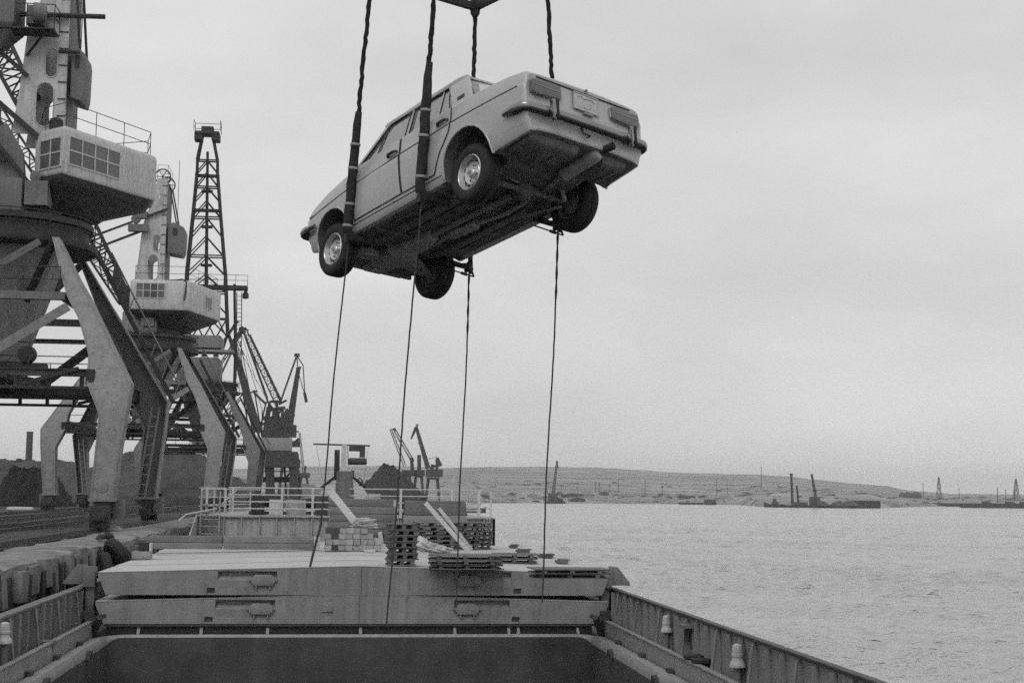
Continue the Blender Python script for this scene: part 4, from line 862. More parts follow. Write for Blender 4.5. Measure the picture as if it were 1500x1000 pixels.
MB().lathe((2.05, -1.7, 16.1), [(0.28, 0), (0.28, 0.5), (0.2, 0.6), (0, 0.62)], n=14).build('roof_vent', M_CRD, h1)

# ---- second crane
c2 = thing('portal_crane', 'second portal crane along the quay, pale polygonal cabin below a tapered tower with two wheels', 'crane', (-13.95, 105.5, QZ), 'portal cranes along the quay', local=True)
portal(c2, M_CRL, M_CRM, M_CRD)
P2 = [(-0.98, -3.5), (3.15, -3.5), (4.85, 2.5), (3.6, 3.8), (-0.98, 3.8)]
h2 = house(c2, P2, 14.15, 16.3, [(0, 0.42, 4, 0.5, 15.5, 1.05, 2), (1, 3.0, 3, 0.42, 15.1, 0.9, 1)], 0, 0)
tower(c2, 0.0, 24.0, (-1.5, 1.4), M_CRW)
MB().beam((-6.5, -1.7, 18.5), (1.2, -1.7, 21.75), 0.14).build('rack_bar', M_CRD, c2)
MB().beam((-6.5, -1.7, 17.5), (-0.4, -1.7, 20.15), 0.16).build('rack_bar', M_CRD, c2)
rm = MB().bx(-1.5, -0.1, -2.1, -1.5, 20.0, 20.5); rm.box((-0.6, -1.8, 21.2), (0.8, 0.5, 0.5)); rm.lathe((-1.0, -1.6, 20.9), [(0.0, 0), (0.32, 0.02), (0.32, 0.4), (0, 0.42)], ax=(0, -1, 0), n=14); rm.build('rack_drive', M_CRM, c2)
jb = MB().lattice((-1.35, -0.2, 14.7), (-15.5, 0.5, 41.0), 1.0, 0.5, 1.8, 2.2, 26, 0.09, side=(0, 1, 0)); jb.lattice((-2.0, -0.2, 15.0), (-11.5, 0.2, 29.0), 0.6, 0.4, 0.9, 0.8, 14, 0.06, side=(0, 1, 0)); jb.build('jib', M_CRD, c2)
gs = MB().extY([(-0.9, 14.0), (-0.95, 15.4), (-2.6, 17.4), (-2.7, 16.6), (-1.6, 14.3)], -0.7, -0.5); gs.build('jib_bracket', M_CRD, c2)
cs = MB().ext([(-1.6, -2.4), (0.8, -2.4), (0.8, 2.4), (-1.6, 2.4)], 12.65, 14.1); cs.build('front_casing', M_CRL, c2, bevel=0.05)
lm = MB().lathe((0.2, -2.7, 13.5), [(0.3, 0), (0.3, 0.06), (0.0, 0.07)], ax=(0, -1, 0), n=14); lm.box((0.2, -2.6, 13.5), (0.9, 0.2, 0.8)); lm.build('floodlight', M_CRL, c2)
MB().path([(1.2, -2.6, 16.28), (2.6, -3.2, 16.4), (2.9, -3.45, 16.2), (2.9, -3.56, 15.6), (2.8, -3.56, 14.9)], 0.06, 6).build('drain_pipe', M_CRD, h2)

# ---- third crane: dark, its lattice jib leaning towards the viewer
c3 = thing('portal_crane', 'third portal crane, dark, with a tall tapered lattice jib rising behind the second crane', 'crane', (-13.95, 150, QZ), 'portal cranes along the quay', local=True)
portal(c3, M_CRM, M_CRD, M_CRD, detail=False)
b_ = MB(); b_.bx(-2.7, 1.5, -2.6, 2.6, 12.5, 15.0); b_.build('machine_house', M_CRM, c3, bevel=0.12)
b_ = MB(); b_.bx(-3.2, 3.0, -2.8, -0.5, 15.5, 15.8); b_.bx(-2.9, 1.6, -2.4, 2.0, 16.0, 17.3); b_.build('upper_house', M_CRL, c3, bevel=0.1)
b_ = MB()
for x in (-2.4, -1.2, 0.0, 1.2): b_.box((x, -2.5, 15.3), (0.5, 0.4, 0.5)); b_.beam((x, -2.0, 17.3), (x+0.9, -2.0, 19.0), 0.14); b_.beam((x+0.9, -2.0, 17.3), (x, -2.0, 19.0), 0.14)
b_.bx(-2.9, 2.2, -2.1, -1.9, 18.9, 19.15); b_.build('truss_deck', M_CRD, c3)
def yj(z): return -2.0-5.2*(z-17)/22.0
SCL = [(17.2, 2.25), (23.2, 1.95), (29.0, 1.40), (33.4, 1.02), (34.6, 1.0), (37.3, 0.45)]; xc = 0.05
j = MB(); zs_ = [17.2, 19.4, 21.6, 23.3, 25.2, 27.1, 29.0, 30.6, 32.0, 33.4, 34.6, 35.9, 37.1]
def wj(z): return interp(z, SCL)
for i, (za, zb_) in enumerate(zip(zs_, zs_[1:])):
    for d_ in (-0.7, 0.7):
        A, B = [V(xc+s_*wj(za), yj(za)+d_*wj(za)*0.6, za) for s_ in (-1, 1)], [V(xc+s_*wj(zb_), yj(zb_)+d_*wj(zb_)*0.6, zb_) for s_ in (-1, 1)]
        for k in (0, 1): j.beam(A[k], B[k], 0.21)
        mid = V(xc, yj(zb_)+d_*wj(zb_)*0.6, zb_)
        if zb_ < 35: j.beam(A[0], mid, 0.10); j.beam(A[1], mid, 0.10)
        if i % 2: j.beam(B[0], B[1], 0.13)
    for s_ in (-1, 1): j.beam(V(xc+s_*wj(za), yj(za)-0.42*wj(za), za), V(xc+s_*wj(zb_), yj(zb_)+0.42*wj(zb_), zb_), 0.09)
j.beam((xc, yj(19), 19), (xc, yj(35.5), 35.5), 0.36, w1=0.24, h1=0.24)
for za in (20.5, 24.2, 28.0, 31.5): j.bx(xc-0.55, xc+0.55, yj(za)-0.3, yj(za)+0.3, za, za+0.22)
j.build('jib', M_CRD, c3)
hd = MB(); hd.bx(xc-1.25, xc-0.45, yj(38)-0.7, yj(38)+0.7, 36.4, 37.2); hd.bx(xc+0.45, xc+1.25, yj(38)-0.7, yj(38)+0.7, 36.4, 37.2); hd.bx(xc-1.2, xc+1.2, yj(38)-0.8, yj(38)+0.8, 37.0, 37.3); hd.bx(xc-0.6, xc+0.6, yj(38)-0.5, yj(38)+0.5, 37.3, 37.85); hdo = hd.build('jib_head', M_CRD, c3, bevel=0.05)
railing('railing', [(xc-1.3, yj(38)-0.7), (xc-1.3, yj(38)+0.7), (xc+1.3, yj(38)+0.7), (xc+1.3, yj(38)-0.7)], 37.3, 1.1, M_CRD, hdo, r=0.03)
for za in (29.6, 33.0): MB().bx(xc-1.2, xc+1.2, yj(za)-0.3, yj(za)+0.3, za, za+0.25).build('jib_deck', M_CRD, c3)
pb = MB(); pb.bx(xc-2.3, xc+4.2, yj(22.6)-0.6, yj(22.6)+0.6, 21.9, 22.3); pbo = pb.build('jib_platform', M_CRD, c3)
railing('railing', [(xc-2.0, yj(22)-0.5), (xc+1.8, yj(22)-0.5), (xc+3.0, yj(22)-0.5), (xc+4.2, yj(22)-0.5)], 22.3, 1.1, M_CRD, pbo, r=0.025)
MB().lathe((xc+4.0, yj(22), 21.0), [(0.0, 0), (0.32, 0.1), (0.32, 0.5), (0.1, 0.9)], n=10).build('flood_lamp', M_CRD, pbo)
for x in (xc-3.2, xc+2.9): MB().beam((x, 0.5, 15), (x*0.9, 0.0, 23), 0.2).build('back_leg', M_CRD, c3)
ladder('ladder', (xc+3.4, -1.0, 13.0), (xc+3.2, -1.0, 22.0), 0.5, M_CRD, c3)
MB().beam((xc+3.0, -1, 7.5), (xc+3.0, -1, 17.0), 0.3).build('column_pipe', M_CRD, c3)
wd = MB().lathe((-0.5, 0, 12.2), [(2.6, 0), (3.4, 0.05), (3.4, 0.3), (2.6, 0.35)], n=24); wd.build('turntable', M_CRD, c3)
# ================================================================== THE CAR ON THE SLINGS
CARM = Matrix(((-0.5315, -0.8469, -0.0152, 1.788), (0.8285, -0.5235, 0.1989, 13.886), (-0.1764, 0.0931, 0.9799, 9.447), (0, 0, 0, 1)))
q_ = CARM.to_quaternion().normalized()
car = thing('car', 'pale boxy four-door saloon car hanging tilted in rope slings', 'car', CARM.translation, local=True)
car.rotation_mode = 'QUATERNION'; car.rotation_quaternion = q_
CW = Matrix.LocRotScale(CARM.translation, q_, None)
ZS = [(-0.95, 0.885), (-0.88, 0.905), (-0.7, 0.93), (-0.3, 0.955), (0.2, 0.965), (1.0, 0.965), (1.8, 0.945), (2.1, 0.915), (2.5, 0.855), (2.8, 0.79), (2.95, 0.745)]
PW = [(-0.95, 0.945), (-0.85, 0.962), (-0.5, 0.985), (0.0, 0.998), (0.6, 1.0), (1.6, 1.0), (2.2, 0.992), (2.6, 0.972), (2.85, 0.945), (2.95, 0.925)]
ZC = [(-0.95, 0.738), (0.0, 0.755), (1.0, 0.748), (1.9, 0.715), (2.5, 0.672), (2.95, 0.640)]
ZBT = [(-0.95, 0.275), (-0.55, 0.245), (-0.42, 0.235), (-0.36, 0.20), (0.36, 0.195), (2.05, 0.195), (2.1, 0.20), (2.66, 0.235), (2.95, 0.275)]
def zs(x): return interp(x, ZS)
def sec(x, e=0.0, dz=0.0):
    w = interp(x, PW)*(1-e); zt = zs(x)-dz; zc = min(interp(x, ZC), zt-0.085); zb = interp(x, ZBT)+dz
    L_ = [(0.0, zb+0.035), (0.45, zb+0.035), (0.66, zb+0.015), (0.705, zb), (0.735, zb+0.004), (0.750, zb+0.03), (0.763, zb+0.085), (0.786, 0.40 if zb < 0.3 else zb+0.12), (0.799, 0.52), (0.804, zc-0.05), (0.806, zc-0.012), (0.802, zc+0.004), (0.789, zc+0.018), (0.781, zt-0.05), (0.768, zt-0.025), (0.742, zt-0.008), (0.70, zt), (0.58, zt+0.010), (0.30, zt+0.020), (0.0, zt+0.023)]
    return [(a*w, b) for a, b in L_]
def side_y(x, z):
    S_ = sec(x)[4:16]
    for (y0, z0), (y1, z1) in zip(S_, S_[1:]):
        if z0 <= z <= z1: return y0+(y1-y0)*(z-z0)/max(z1-z0, 1e-6)
    return S_[-1][0] if z > S_[-1][1] else S_[0][0]
xsn = [(-0.945, 0.030, 0.022), (-0.935, 0.012, 0.008), (-0.915, 0.0, 0.0)]+[(x, 0, 0) for x in (-0.88, -0.8, -0.7, -0.6, -0.5, -0.4, -0.3, -0.2, -0.1, 0, 0.1, 0.2, 0.3, 0.4, 0.6, 0.8, 1.0, 1.2, 1.4, 1.6, 1.8, 1.9, 2.0, 2.1, 2.2, 2.3, 2.4, 2.5, 2.6, 2.7, 2.8, 2.88)]+[(2.93, 0.006, 0.01), (2.955, 0.03, 0.03)]
bd = MB(); rings = []
for x, e, dz in xsn:
    S_ = sec(x, e, dz); rings.append([V(x, y, z) for y, z in S_]+[V(x, -y, z) for y, z in reversed(S_[1:-1])])
bd.loft(rings)
me = bpy.data.meshes.new('body'); me.from_pydata(bd.v, [], bd.f); me.validate()
bm = bmesh.new(); bm.from_mesh(me); bmesh.ops.recalc_face_normals(bm, faces=bm.faces)
tail = min(bm.faces, key=lambda f: f.calc_center_median().x)
bmesh.ops.inset_individual(bm, faces=[tail], thickness=0.028, depth=-0.010)
bm.to_mesh(me); bm.free()
body = bpy.data.objects.new('body', me); COL.objects.link(body)
def arch_poly(cx, cz, r, squash=1.0):
    P_ = [(cx-r*1.06, -0.3), (cx-r*1.06, cz-0.04)]
    for k in range(13): a = math.pi-math.pi*k/12; P_.append((cx+r*1.05*math.cos(a), cz+r*math.sin(a)*squash))
    return P_+[(cx+r*1.06, cz-0.04), (cx+r*1.06, -0.3)]
AR = ((-0.045, 0.265, 0.35), (2.385, 0.255, 0.335))
cut = MB()
for cx, cz, r in AR:
    for s_ in (-1, 1): cut.extY(arch_poly(cx, cz, r), s_*0.46, s_*1.05)
cme = bpy.data.meshes.new('cut'); cme.from_pydata(cut.v, [], cut.f); cme.validate()
bm = bmesh.new(); bm.from_mesh(cme); bmesh.ops.recalc_face_normals(bm, faces=bm.faces); bm.to_mesh(cme); bm.free()
cob = bpy.data.objects.new('cut', cme); COL.objects.link(cob)
md = body.modifiers.new('b', 'BOOLEAN'); md.operation = 'DIFFERENCE'; md.object = cob; md.solver = 'EXACT'
bpy.context.view_layer.update()
me2 = bpy.data.meshes.new_from_object(body.evaluated_get(bpy.context.evaluated_depsgraph_get()))
body.modifiers.clear(); body.data = me2; bpy.data.objects.remove(cob); bpy.data.meshes.remove(cme)
bm = bmesh.new(); bm.from_mesh(me2); me2.materials.clear(); me2.materials.append(M_CAR); me2.materials.append(M_CARIN)
for f in bm.faces:
    c = f.calc_center_median()
    # wheel wells and floor carry dark underseal instead of paint
    well = abs(c.y) > 0.40 and any((c.x-cx)**2+(c.z-cz)**2 < (r*1.2)**2 for cx, cz, r in AR) and (abs(f.normal.y) < 0.35 or abs(c.y) < 0.5)
    f.material_index = 1 if (well or (f.normal.z < -0.8 and abs(c.y) < 0.68)) else 0
finish(bm, me2, ang=28); body.parent = car; ORG[body.name] = V(0, 0, 0)
# arch lips
for cx, cz, r in AR:
    for s_ in (-1, 1):
        pts = [(x, s_*(side_y(x, max(z, 0.23))+0.004), z) for x, z in arch_poly(cx, cz, r+0.006)[1:-1]]
        MB().path(pts, 0.011, 6).build('arch_lip', M_CAR, body)
# side mouldings: crease trim, sill strip
for s_ in (-1, 1):
    pts = [(x, s_*(side_y(x, interp(x, ZC)-0.004)+0.002), interp(x, ZC)-0.004) for x in [-0.86+0.1*i for i in range(38)] if x < 2.86]
    MB().path(pts, 0.006, 5).build('trim_strip', M_DARK2, body)
    pts = [(x, s_*(side_y(x, 0.275)+0.002), 0.275) for x in [0.36+0.1*i for i in range(18)]]
    MB().path(pts, 0.005, 5).build('sill_strip', M_DARK2, body)
# cabin: pillars, rails and roof, with tumblehome
def gy(z): return 0.722-0.155*((z-0.95)/0.42)          # half-width of the greenhouse
def gp(x, z, s_, o=0.0): return V(x, s_*(gy(z)+o), z)
zb_ = 0.945
A0, A1 = (1.95, 0.94), (1.56, 1.345)
B0, B1 = (1.035, zb_), (1.085, 1.365)
C0, C1 = (0.24, zb_), (0.46, 1.345)
D0, D1 = (-0.09, 0.955), (0.20, 1.355)
def side_strip(poly, name, s_, par, th=0.045, m=None, o=0.0, bev=0.006):
    g = MB(); g.prism(poly, lambda u, v, t: gp(u, v, s_, o-(th if t else 0))); return g.build(name, m or M_CAR, par, bevel=bev)
rf = MB(); RX = [0.16, 0.20, 0.30, 0.45, 0.7, 1.0, 1.3, 1.5, 1.58, 1.62]; RZ = [(0.16, 1.352), (0.2, 1.362), (0.3, 1.385), (0.45, 1.405), (0.7, 1.425), (1.0, 1.435), (1.3, 1.425), (1.5, 1.40), (1.58, 1.38), (1.62, 1.36)]
rings = []
for x in RX:
    z = interp(x, RZ); hw = gy(1.36)
    row = [(hw+0.012, 1.352), (hw+0.008, min(1.378, z)), (hw-0.03, z-0.012 if z > 1.385 else z), (hw-0.10, z), (0.25, z+0.012), (0, z+0.014)]
    up_ = [V(x, y, zz_) for y, zz_ in row]+[V(x, -y, zz_) for y, zz_ in reversed(row[:-1])]
    lo_ = [V(p.x, p.y*0.985, min(p.z-0.02, p.z)) for p in reversed(up_)]
    rings.append(up_+lo_)
rf.loft(rings); roof = rf.build('roof', M_CAR, car, ang=40)
for s_ in (-1, 1):
    side_strip([(A0[0]+0.06, A0[1]), (A1[0]+0.04, A1[1]+0.015), (A1[0]-0.03, A1[1]+0.015), (A0[0]-0.02, A0[1])], 'front_pillar', s_, roof)
    side_strip([(1.06, zb_), (1.115, 1.37), (1.075, 1.37), (1.01, zb_)], 'centre_pillar', s_, roof, o=-0.008)
    side_strip([(C0[0], zb_), (C0[0]+0.10, 1.16), (C1[0], 1.33), (C1[0]+0.02, 1.372), (D1[0]-0.02, 1.372), (D0[0], 0.95)], 'rear_pillar', s_, roof)
    side_strip([(A1[0]+0.05, 1.338), (A1[0]-0.02, 1.372), (C1[0]-0.02, 1.372), (C1[0]-0.02, 1.338)], 'roof_rail', s_, roof)
    # dark rubber round the door windows
    for pl_ in (([(A0[0]-0.05, 0.955), (A1[0]-0.055, 1.332), (1.125, 1.340), (1.075, 0.955)]), ([(1.0, 0.955), (1.06, 1.340), (C1[0]-0.03, 1.328), (C0[0]+0.13, 1.15), (C0[0]+0.04, 0.955)])):
        pts = [gp(x, z, s_, -0.006) for x, z in pl_]; MB().path(pts+[pts[0]], 0.0075, 5).build('window_seal', M_TRIM, roof)
    v = side_strip([(0.06, 1.035), (0.175, 1.035), (0.195, 1.085), (0.08, 1.085)], 'pillar_vent', s_, roof, th=0.01, m=M_TRIM, o=0.006, bev=0)
    # glass
    def pane(poly, nm='side_window'):
        side_strip(poly, nm, s_, car, th=0.004, m=M_GLASS, o=-0.022, bev=0)
    pane([(A0[0]-0.05, 0.95), (A1[0]+0.09, 1.18), (1.60, 1.19), (1.60, 0.95)], 'vent_window'); pane([(1.60, 0.95), (1.60, 1.30), (A1[0]-0.05, 1.34), (1.12, 1.345), (1.07, 0.95)])
    pane([(1.0, 0.95), (1.055, 1.345), (C1[0]+0.1, 1.34), (0.49, 0.95)]); pane([(0.48, 0.95), (C1[0]+0.09, 1.335), (C1[0], 1.31), (0.36, 1.15), (C0[0]+0.05, 0.95)], 'quarter_window')
    MB().tube(gp(1.60, 0.95, s_, -0.012), gp(1.555, 1.33, s_, -0.012), 0.007, 6).build('window_divider', M_DARK2, roof); MB().tube(gp(0.49, 0.95, s_, -0.012), gp(C1[0]+0.09, 1.335, s_, -0.012), 0.007, 6).build('window_divider', M_RIM, roof)
def screen(name, xb, zb0, xt, zt0, wb, wt, bow, gm=M_GLASS):
    g = MB(); P_ = []; n_ = 8
    for i in range(n_+1):
        u = -1+2*i/n_
        P_ += [V(xb-bow*u*u, u*wb, zb0), V(xt-bow*0.8*u*u, u*wt, zt0)]
    g.add(P_, [(2*i, 2*i+2, 2*i+3, 2*i+1) for i in range(n_)]); o = g.build(name, gm, car)
    pts = [P_[2*i] for i in range(n_+1)]+[P_[2*i+1] for i in reversed(range(n_+1))]; MB().path(pts+[pts[0]], 0.009, 5).build('screen_seal', M_TRIM, o)
    pts = [p+V(-0.008 if bow < 0 else 0.008, 0, 0.004) for p in pts]; MB().path(pts+[pts[0]], 0.006, 5).build('chrome_bead', M_CHROME, o)
screen('windscreen', 2.02, 0.955, 1.60, 1.35, 0.665, 0.54, 0.10); screen('rear_window', -0.145, 0.978, 0.165, 1.352, 0.655, 0.55, -0.06, M_GLASSR)
# cowl and rear shelf close the gap under the screens
MB().add([(1.93, 0.68, 0.955), (2.08, 0.3, 0.957), (2.08, -0.3, 0.957), (1.93, -0.68, 0.955), (1.6, -0.66, 0.95), (1.6, 0.66, 0.95)], [(0, 1, 2, 3, 4, 5)]).build('dashboard', M_SEAT, car)
MB().bx(-0.10, 0.30, -0.60, 0.60, 0.955, 0.985).build('parcel_shelf', M_SEAT, car, bevel=0.01)
# doors with seams and handles
for s_ in (-1, 1):
    for x0, x1, nm, hx in ((1.045, 1.93, 'front_door', 1.17), (0.155, 1.025, 'rear_door', 0.29)):
        g = MB(); P_ = []; zsn = [0.315, 0.36, 0.42, 0.50, 0.58, 0.66, 0.72, 0.76, 0.80, 0.86, 0.925]; xx = [x0+(x1-x0)*i/10 for i in range(11)]
        for z in zsn:
            for x in xx:
                x_ = x
                if nm == 'rear_door': x_ = max(x, interp(z, [(0.315, 0.47), (0.42, 0.40), (0.52, 0.33), (0.62, 0.22), (0.70, 0.16), (1, 0.155)])+(x-x0)*0.001)
                zz_ = min(z, zs(x_)-0.022); P_.append(V(x_, s_*(side_y(x_, zz_)+0.0045), zz_))
        g.add(P_, [(r_*11+c_, r_*11+c_+1, r_*11+c_+12, r_*11+c_+11) for r_ in range(10) for c_ in range(10)])
        do = g.build(nm, M_CAR, car, ang=50)
        edge = [P_[c_] for c_ in range(11)]+[P_[r_*11+10] for r_ in range(11)]
        eb = [P_[r_*11] for r_ in range(11)]
        MB().path(edge, 0.0065, 4).build('door_seam', M_DARK, do); MB().path(eb, 0.0065, 4).build('door_seam', M_DARK, do)
        hz_ = interp(hx, ZC)+0.055; hy_ = side_y(hx, hz_)
        hh_ = MB().path([(hx-0.09, s_*(hy_+0.01), hz_), (hx-0.07, s_*(hy_+0.035), hz_+0.004), (hx+0.05, s_*(hy_+0.035), hz_+0.004), (hx+0.09, s_*(hy_+0.008), hz_)], [0.014, 0.016, 0.018, 0.012], 8); hh_.build('door_handle', M_DARK2, do)
# boot lid edge and tail furniture
xt = -0.948
lid = MB().path([(-0.10, 0.60, 0.985), (-0.5, 0.62, zs(-0.5)+0.010), (-0.85, 0.625, zs(-0.85)+0.010), (-0.925, 0.63, 0.872), (-0.940, 0.60, 0.852), (-0.942, 0, 0.852), (-0.940, -0.60, 0.852), (-0.925, -0.63, 0.872), (-0.85, -0.625, zs(-0.85)+0.010), (-0.5, -0.62, zs(-0.5)+0.010), (-0.10, -0.60, 0.985)], 0.0075, 5).build('boot_lid_seam', M_DARK, car)
for s_ in (-1, 1):
    g = MB(); g.prism([(0.345, 0.672), (0.665, 0.655), (0.690, 0.675), (0.690, 0.785), (0.668, 0.805), (0.345, 0.812), (0.325, 0.795), (0.325, 0.690)], lambda u, v, t: (xt+0.012-0.045*t, s_*u, v)); tl = g.build('tail_lamp', M_LAMP, car, bevel=0.012)
    MB().bx(xt-0.0375, xt-0.033, s_*0.36, s_*0.672, 0.743, 0.752).build('chrome_line', M_CHROME, tl)
    MB().path([(xt-0.006, s_*y_, z_) for y_, z_ in ((0.325, 0.69), (0.345, 0.672), (0.665, 0.655), (0.690, 0.675), (0.690, 0.785), (0.668, 0.805), (0.345, 0.812), (0.325, 0.795), (0.325, 0.69))], 0.005, 5).build('lamp_bezel', M_CHROME, tl)
pl = MB(); pl.prism([(-0.165, 0.66), (0.150, 0.66), (0.150, 0.835), (-0.165, 0.835)], lambda u, v, t: (xt+0.01-0.014*t, u, v)); po = pl.build('plate_holder', M_CAR, car, bevel=0.006)
fr_ = MB().path([(xt-0.006, y_, z_) for y_, z_ in ((-0.165, 0.66), (0.150, 0.66), (0.150, 0.835), (-0.165, 0.835), (-0.165, 0.66))], 0.008, 5); fr_.build('holder_rim', M_CAR, po)
em = MB(); em.path([(xt-0.006, y_, z_) for y_, z_ in ((0.10, 0.79), (0.06, 0.81), (0.02, 0.785), (-0.03, 0.80), (-0.09, 0.80), (-0.125, 0.775), (-0.115, 0.70))], 0.007, 5); em.path([(xt-0.006, y_, z_) for y_, z_ in ((0.03, 0.70), (-0.03, 0.69), (-0.08, 0.72), (-0.07, 0.76))], 0.006, 5); em.build('stamped_ridge', M_CAR, po)
MB().bx(xt-0.02, xt+0.005, -0.09, 0.03, 0.624, 0.640).build('plate_lamp', M_CARIN2, po)
MB().lathe((-0.945, -0.02, 0.885), [(0.016, 0), (0.012, 0.02), (0.0, 0.022)], ax=(-1, 0, 0.5), n=10).build('boot_lock', M_CARIN2, car)
# bumpers with over-riders
def bumper(xm, sgn, nm, wrap):
    pts = [(-wrap, 0.800), (-wrap*0.55, 0.812), (-0.10, 0.806), (-0.045, 0.785), (-0.012, 0.74), (0.01, 0.5), (0.02, 0.0)]
    pts = [(xm+sgn*a, b_) for a, b_ in pts]
    full = [(x, y) for x, y in pts]+[(x, -y) for x, y in reversed(pts[:-1])]
    prof_ = [(-0.006, -0.040), (0.008, -0.036), (0.024, -0.006), (0.026, 0.014), (0.016, 0.034), (0.0, 0.038), (-0.012, 0.03), (-0.014, -0.03)]
    g = MB(); rings_ = []
    for i, (x, y) in enumerate(full):
        a = Vector(full[max(i-1, 0)]); b_ = Vector(full[min(i+1, len(full)-1)]); d_ = (b_-a).normalized(); n_ = Vector((d_.y, -d_.x))
        if n_.dot(Vector((sgn, 0))+Vector((0, 0.3*y))) < 0: n_ = -n_
        k = 0.55 if i in (0, len(full)-1) else 1.0
        rings_.append([V(x+n_.x*o_, y+n_.y*o_, 0.500+z_*k) for o_, z_ in prof_])
    g.loft(rings_); bo_ = g.build(nm, M_CHROME, car, ang=40)
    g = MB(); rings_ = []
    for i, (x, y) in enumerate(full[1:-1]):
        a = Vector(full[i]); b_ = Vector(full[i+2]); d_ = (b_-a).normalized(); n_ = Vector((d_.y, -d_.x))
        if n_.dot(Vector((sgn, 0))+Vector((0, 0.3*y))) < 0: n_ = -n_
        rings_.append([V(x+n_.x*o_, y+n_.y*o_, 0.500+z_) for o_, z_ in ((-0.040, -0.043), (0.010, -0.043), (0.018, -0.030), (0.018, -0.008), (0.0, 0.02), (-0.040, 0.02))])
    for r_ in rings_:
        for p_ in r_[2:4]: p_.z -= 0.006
    g.loft(rings_); g.build('bumper_shade_strip', M_DARK, bo_)  # dark strip added below the bumper, standing for the shade in its hollow
    for s_ in (-1, 1):
        o = MB(); xo = xm+sgn*0.036; rr = []
        for z, w, dp in ((0.385, 0.012, 0.012), (0.40, 0.024, 0.040), (0.45, 0.027, 0.060), (0.56, 0.027, 0.058), (0.60, 0.022, 0.036), (0.615, 0.010, 0.012)):
            rr.append([V(xo, s_*0.50-w, z), V(xo, s_*0.50+w, z), V(xo+sgn*dp, s_*0.50+w*0.8, z), V(xo+sgn*dp, s_*0.50-w*0.8, z)])
        o.loft(rr); oo = o.build('overrider', M_CHROME, bo_, bevel=0.006); MB().bx(xo+sgn*0.052, xo+sgn*0.066, s_*0.50-0.034, s_*0.50-0.006, 0.405, 0.595).build('rubber_strip', M_RUB, oo, bevel=0.004)
        MB().lathe((xm+sgn*-0.06, s_*0.50, 0.49), [(0.022, 0), (0.022, 0.08)], ax=(sgn, 0, 0), n=10).build('bumper_bolt', M_DARK, bo_)
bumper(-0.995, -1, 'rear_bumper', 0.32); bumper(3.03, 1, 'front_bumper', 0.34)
# lower tail: tow eye, wells under the boot floor, muffler, tail pipe
MB().path([(-0.945, 0.075, 0.455), (-0.975, 0.075, 0.455), (-0.98, 0.075, 0.40), (-0.98, -0.02, 0.395), (-0.945, -0.02, 0.395)], 0.010, 6).build('tow_eye', M_DARK, car)
for y0, y1, nm in ((0.02, 0.66, 'fuel_tank'), (-0.60, -0.26, 'spare_wheel_well')):
    g = MB(); rr = []
    for z, i_ in ((0.31, 0.0), (0.235, 0.02), (0.215, 0.06)): rr.append([V(-0.88+i_, y0+i_, z), V(-0.88+i_, y1-i_, z), V(-0.47-i_, y1-i_, z), V(-0.47-i_, y0+i_, z)])
    g.loft(rr); go = g.build(nm, M_CARIN, car, bevel=0.02)
    for k in range(2): MB().bx(-0.80, -0.53, y0+(y1-y0)*(0.33+0.33*k)-0.01, y0+(y1-y0)*(0.33+0.33*k)+0.01, 0.205, 0.216).build('stiffening_rib', M_CARIN, go)
g = MB().lathe((-0.42, -0.135, 0.215), [(0.0, 0), (0.055, 0.01), (0.072, 0.03), (0.072, 0.46), (0.055, 0.49), (0.0, 0.50)], ax=(-1, -0.12, 0.16), n=18); ex = g.build('muffler', M_CARIN2, car)
MB().path([(-0.88, -0.22, 0.30), (-0.94, -0.25, 0.335), (-1.03, -0.275, 0.345)], [0.030, 0.038, 0.040], 12, cap=False).build('tail_pipe', M_DARK, ex); MB().tube((-1.025, -0.274, 0.345), (-1.0, -0.268, 0.343), 0.033, 12).build('pipe_mouth', M_BLACK, ex)
MB().path([(-0.42, -0.13, 0.215), (-0.25, -0.16, 0.20), (-0.05, -0.26, 0.25), (0.2, -0.25, 0.22), (0.6, -0.23, 0.175), (0.95, -0.14, 0.165)], 0.024, 8).build('exhaust_pipe', M_CARIN2, ex)
MB().lathe((0.95, -0.14, 0.165), [(0.0, 0), (0.05, 0.02), (0.06, 0.05), (0.06, 0.40), (0.04, 0.44), (0, 0.45)], ax=(1, 0.10, 0), n=14).build('resonator', M_CARIN2, ex)
MB().path([(1.38, -0.10, 0.165), (1.8, -0.135, 0.175), (2.30, -0.146, 0.19), (2.45, -0.20, 0.30)], 0.022, 8).build('exhaust_pipe', M_CARIN2, ex)
# floor pan members
def under(nm, mb, m=None, bev=0.008): return mb.build(nm, m or M_CARIN, car, bevel=bev)
for y in (0.38, -0.38): under('chassis_rail', MB().bx(0.45, 2.05, y-0.045, y+0.045, 0.175, 0.235))
for y in (0.22, -0.30, 0.54, -0.54):
    under('floor_rib', MB().bx(0.55, 1.85, y-0.015, y+0.015, 0.212, 0.232))
for x in (0.62, 1.22, 1.80): under('cross_member', MB().bx(x-0.04, x+0.04, -0.62, 0.62, 0.205, 0.236))
under('transmission_tunnel', MB().extX([(-0.15, 0.232), (-0.10, 0.262), (0.10, 0.262), (0.15, 0.232)], 0.5, 2.0))
MB().path([(1.65, 0, 0.205), (0.9, 0, 0.20), (0.08, 0, 0.19)], 0.035, 10).build('drive_shaft', M_CARIN2, car)
gb = MB(); gb.loft([[V(x, y*w, 0.20+z*h_) for y, z in ((-1, -0.6), (-0.6, -1), (0.6, -1), (1, -0.6), (1, 0.8), (-1, 0.8))] for x, w, h_ in ((1.55, 0.07, 0.05), (1.75, 0.11, 0.07), (2.05, 0.13, 0.08), (2.15, 0.19, 0.10))]); gb.build('gearbox', M_CARIN2, car)
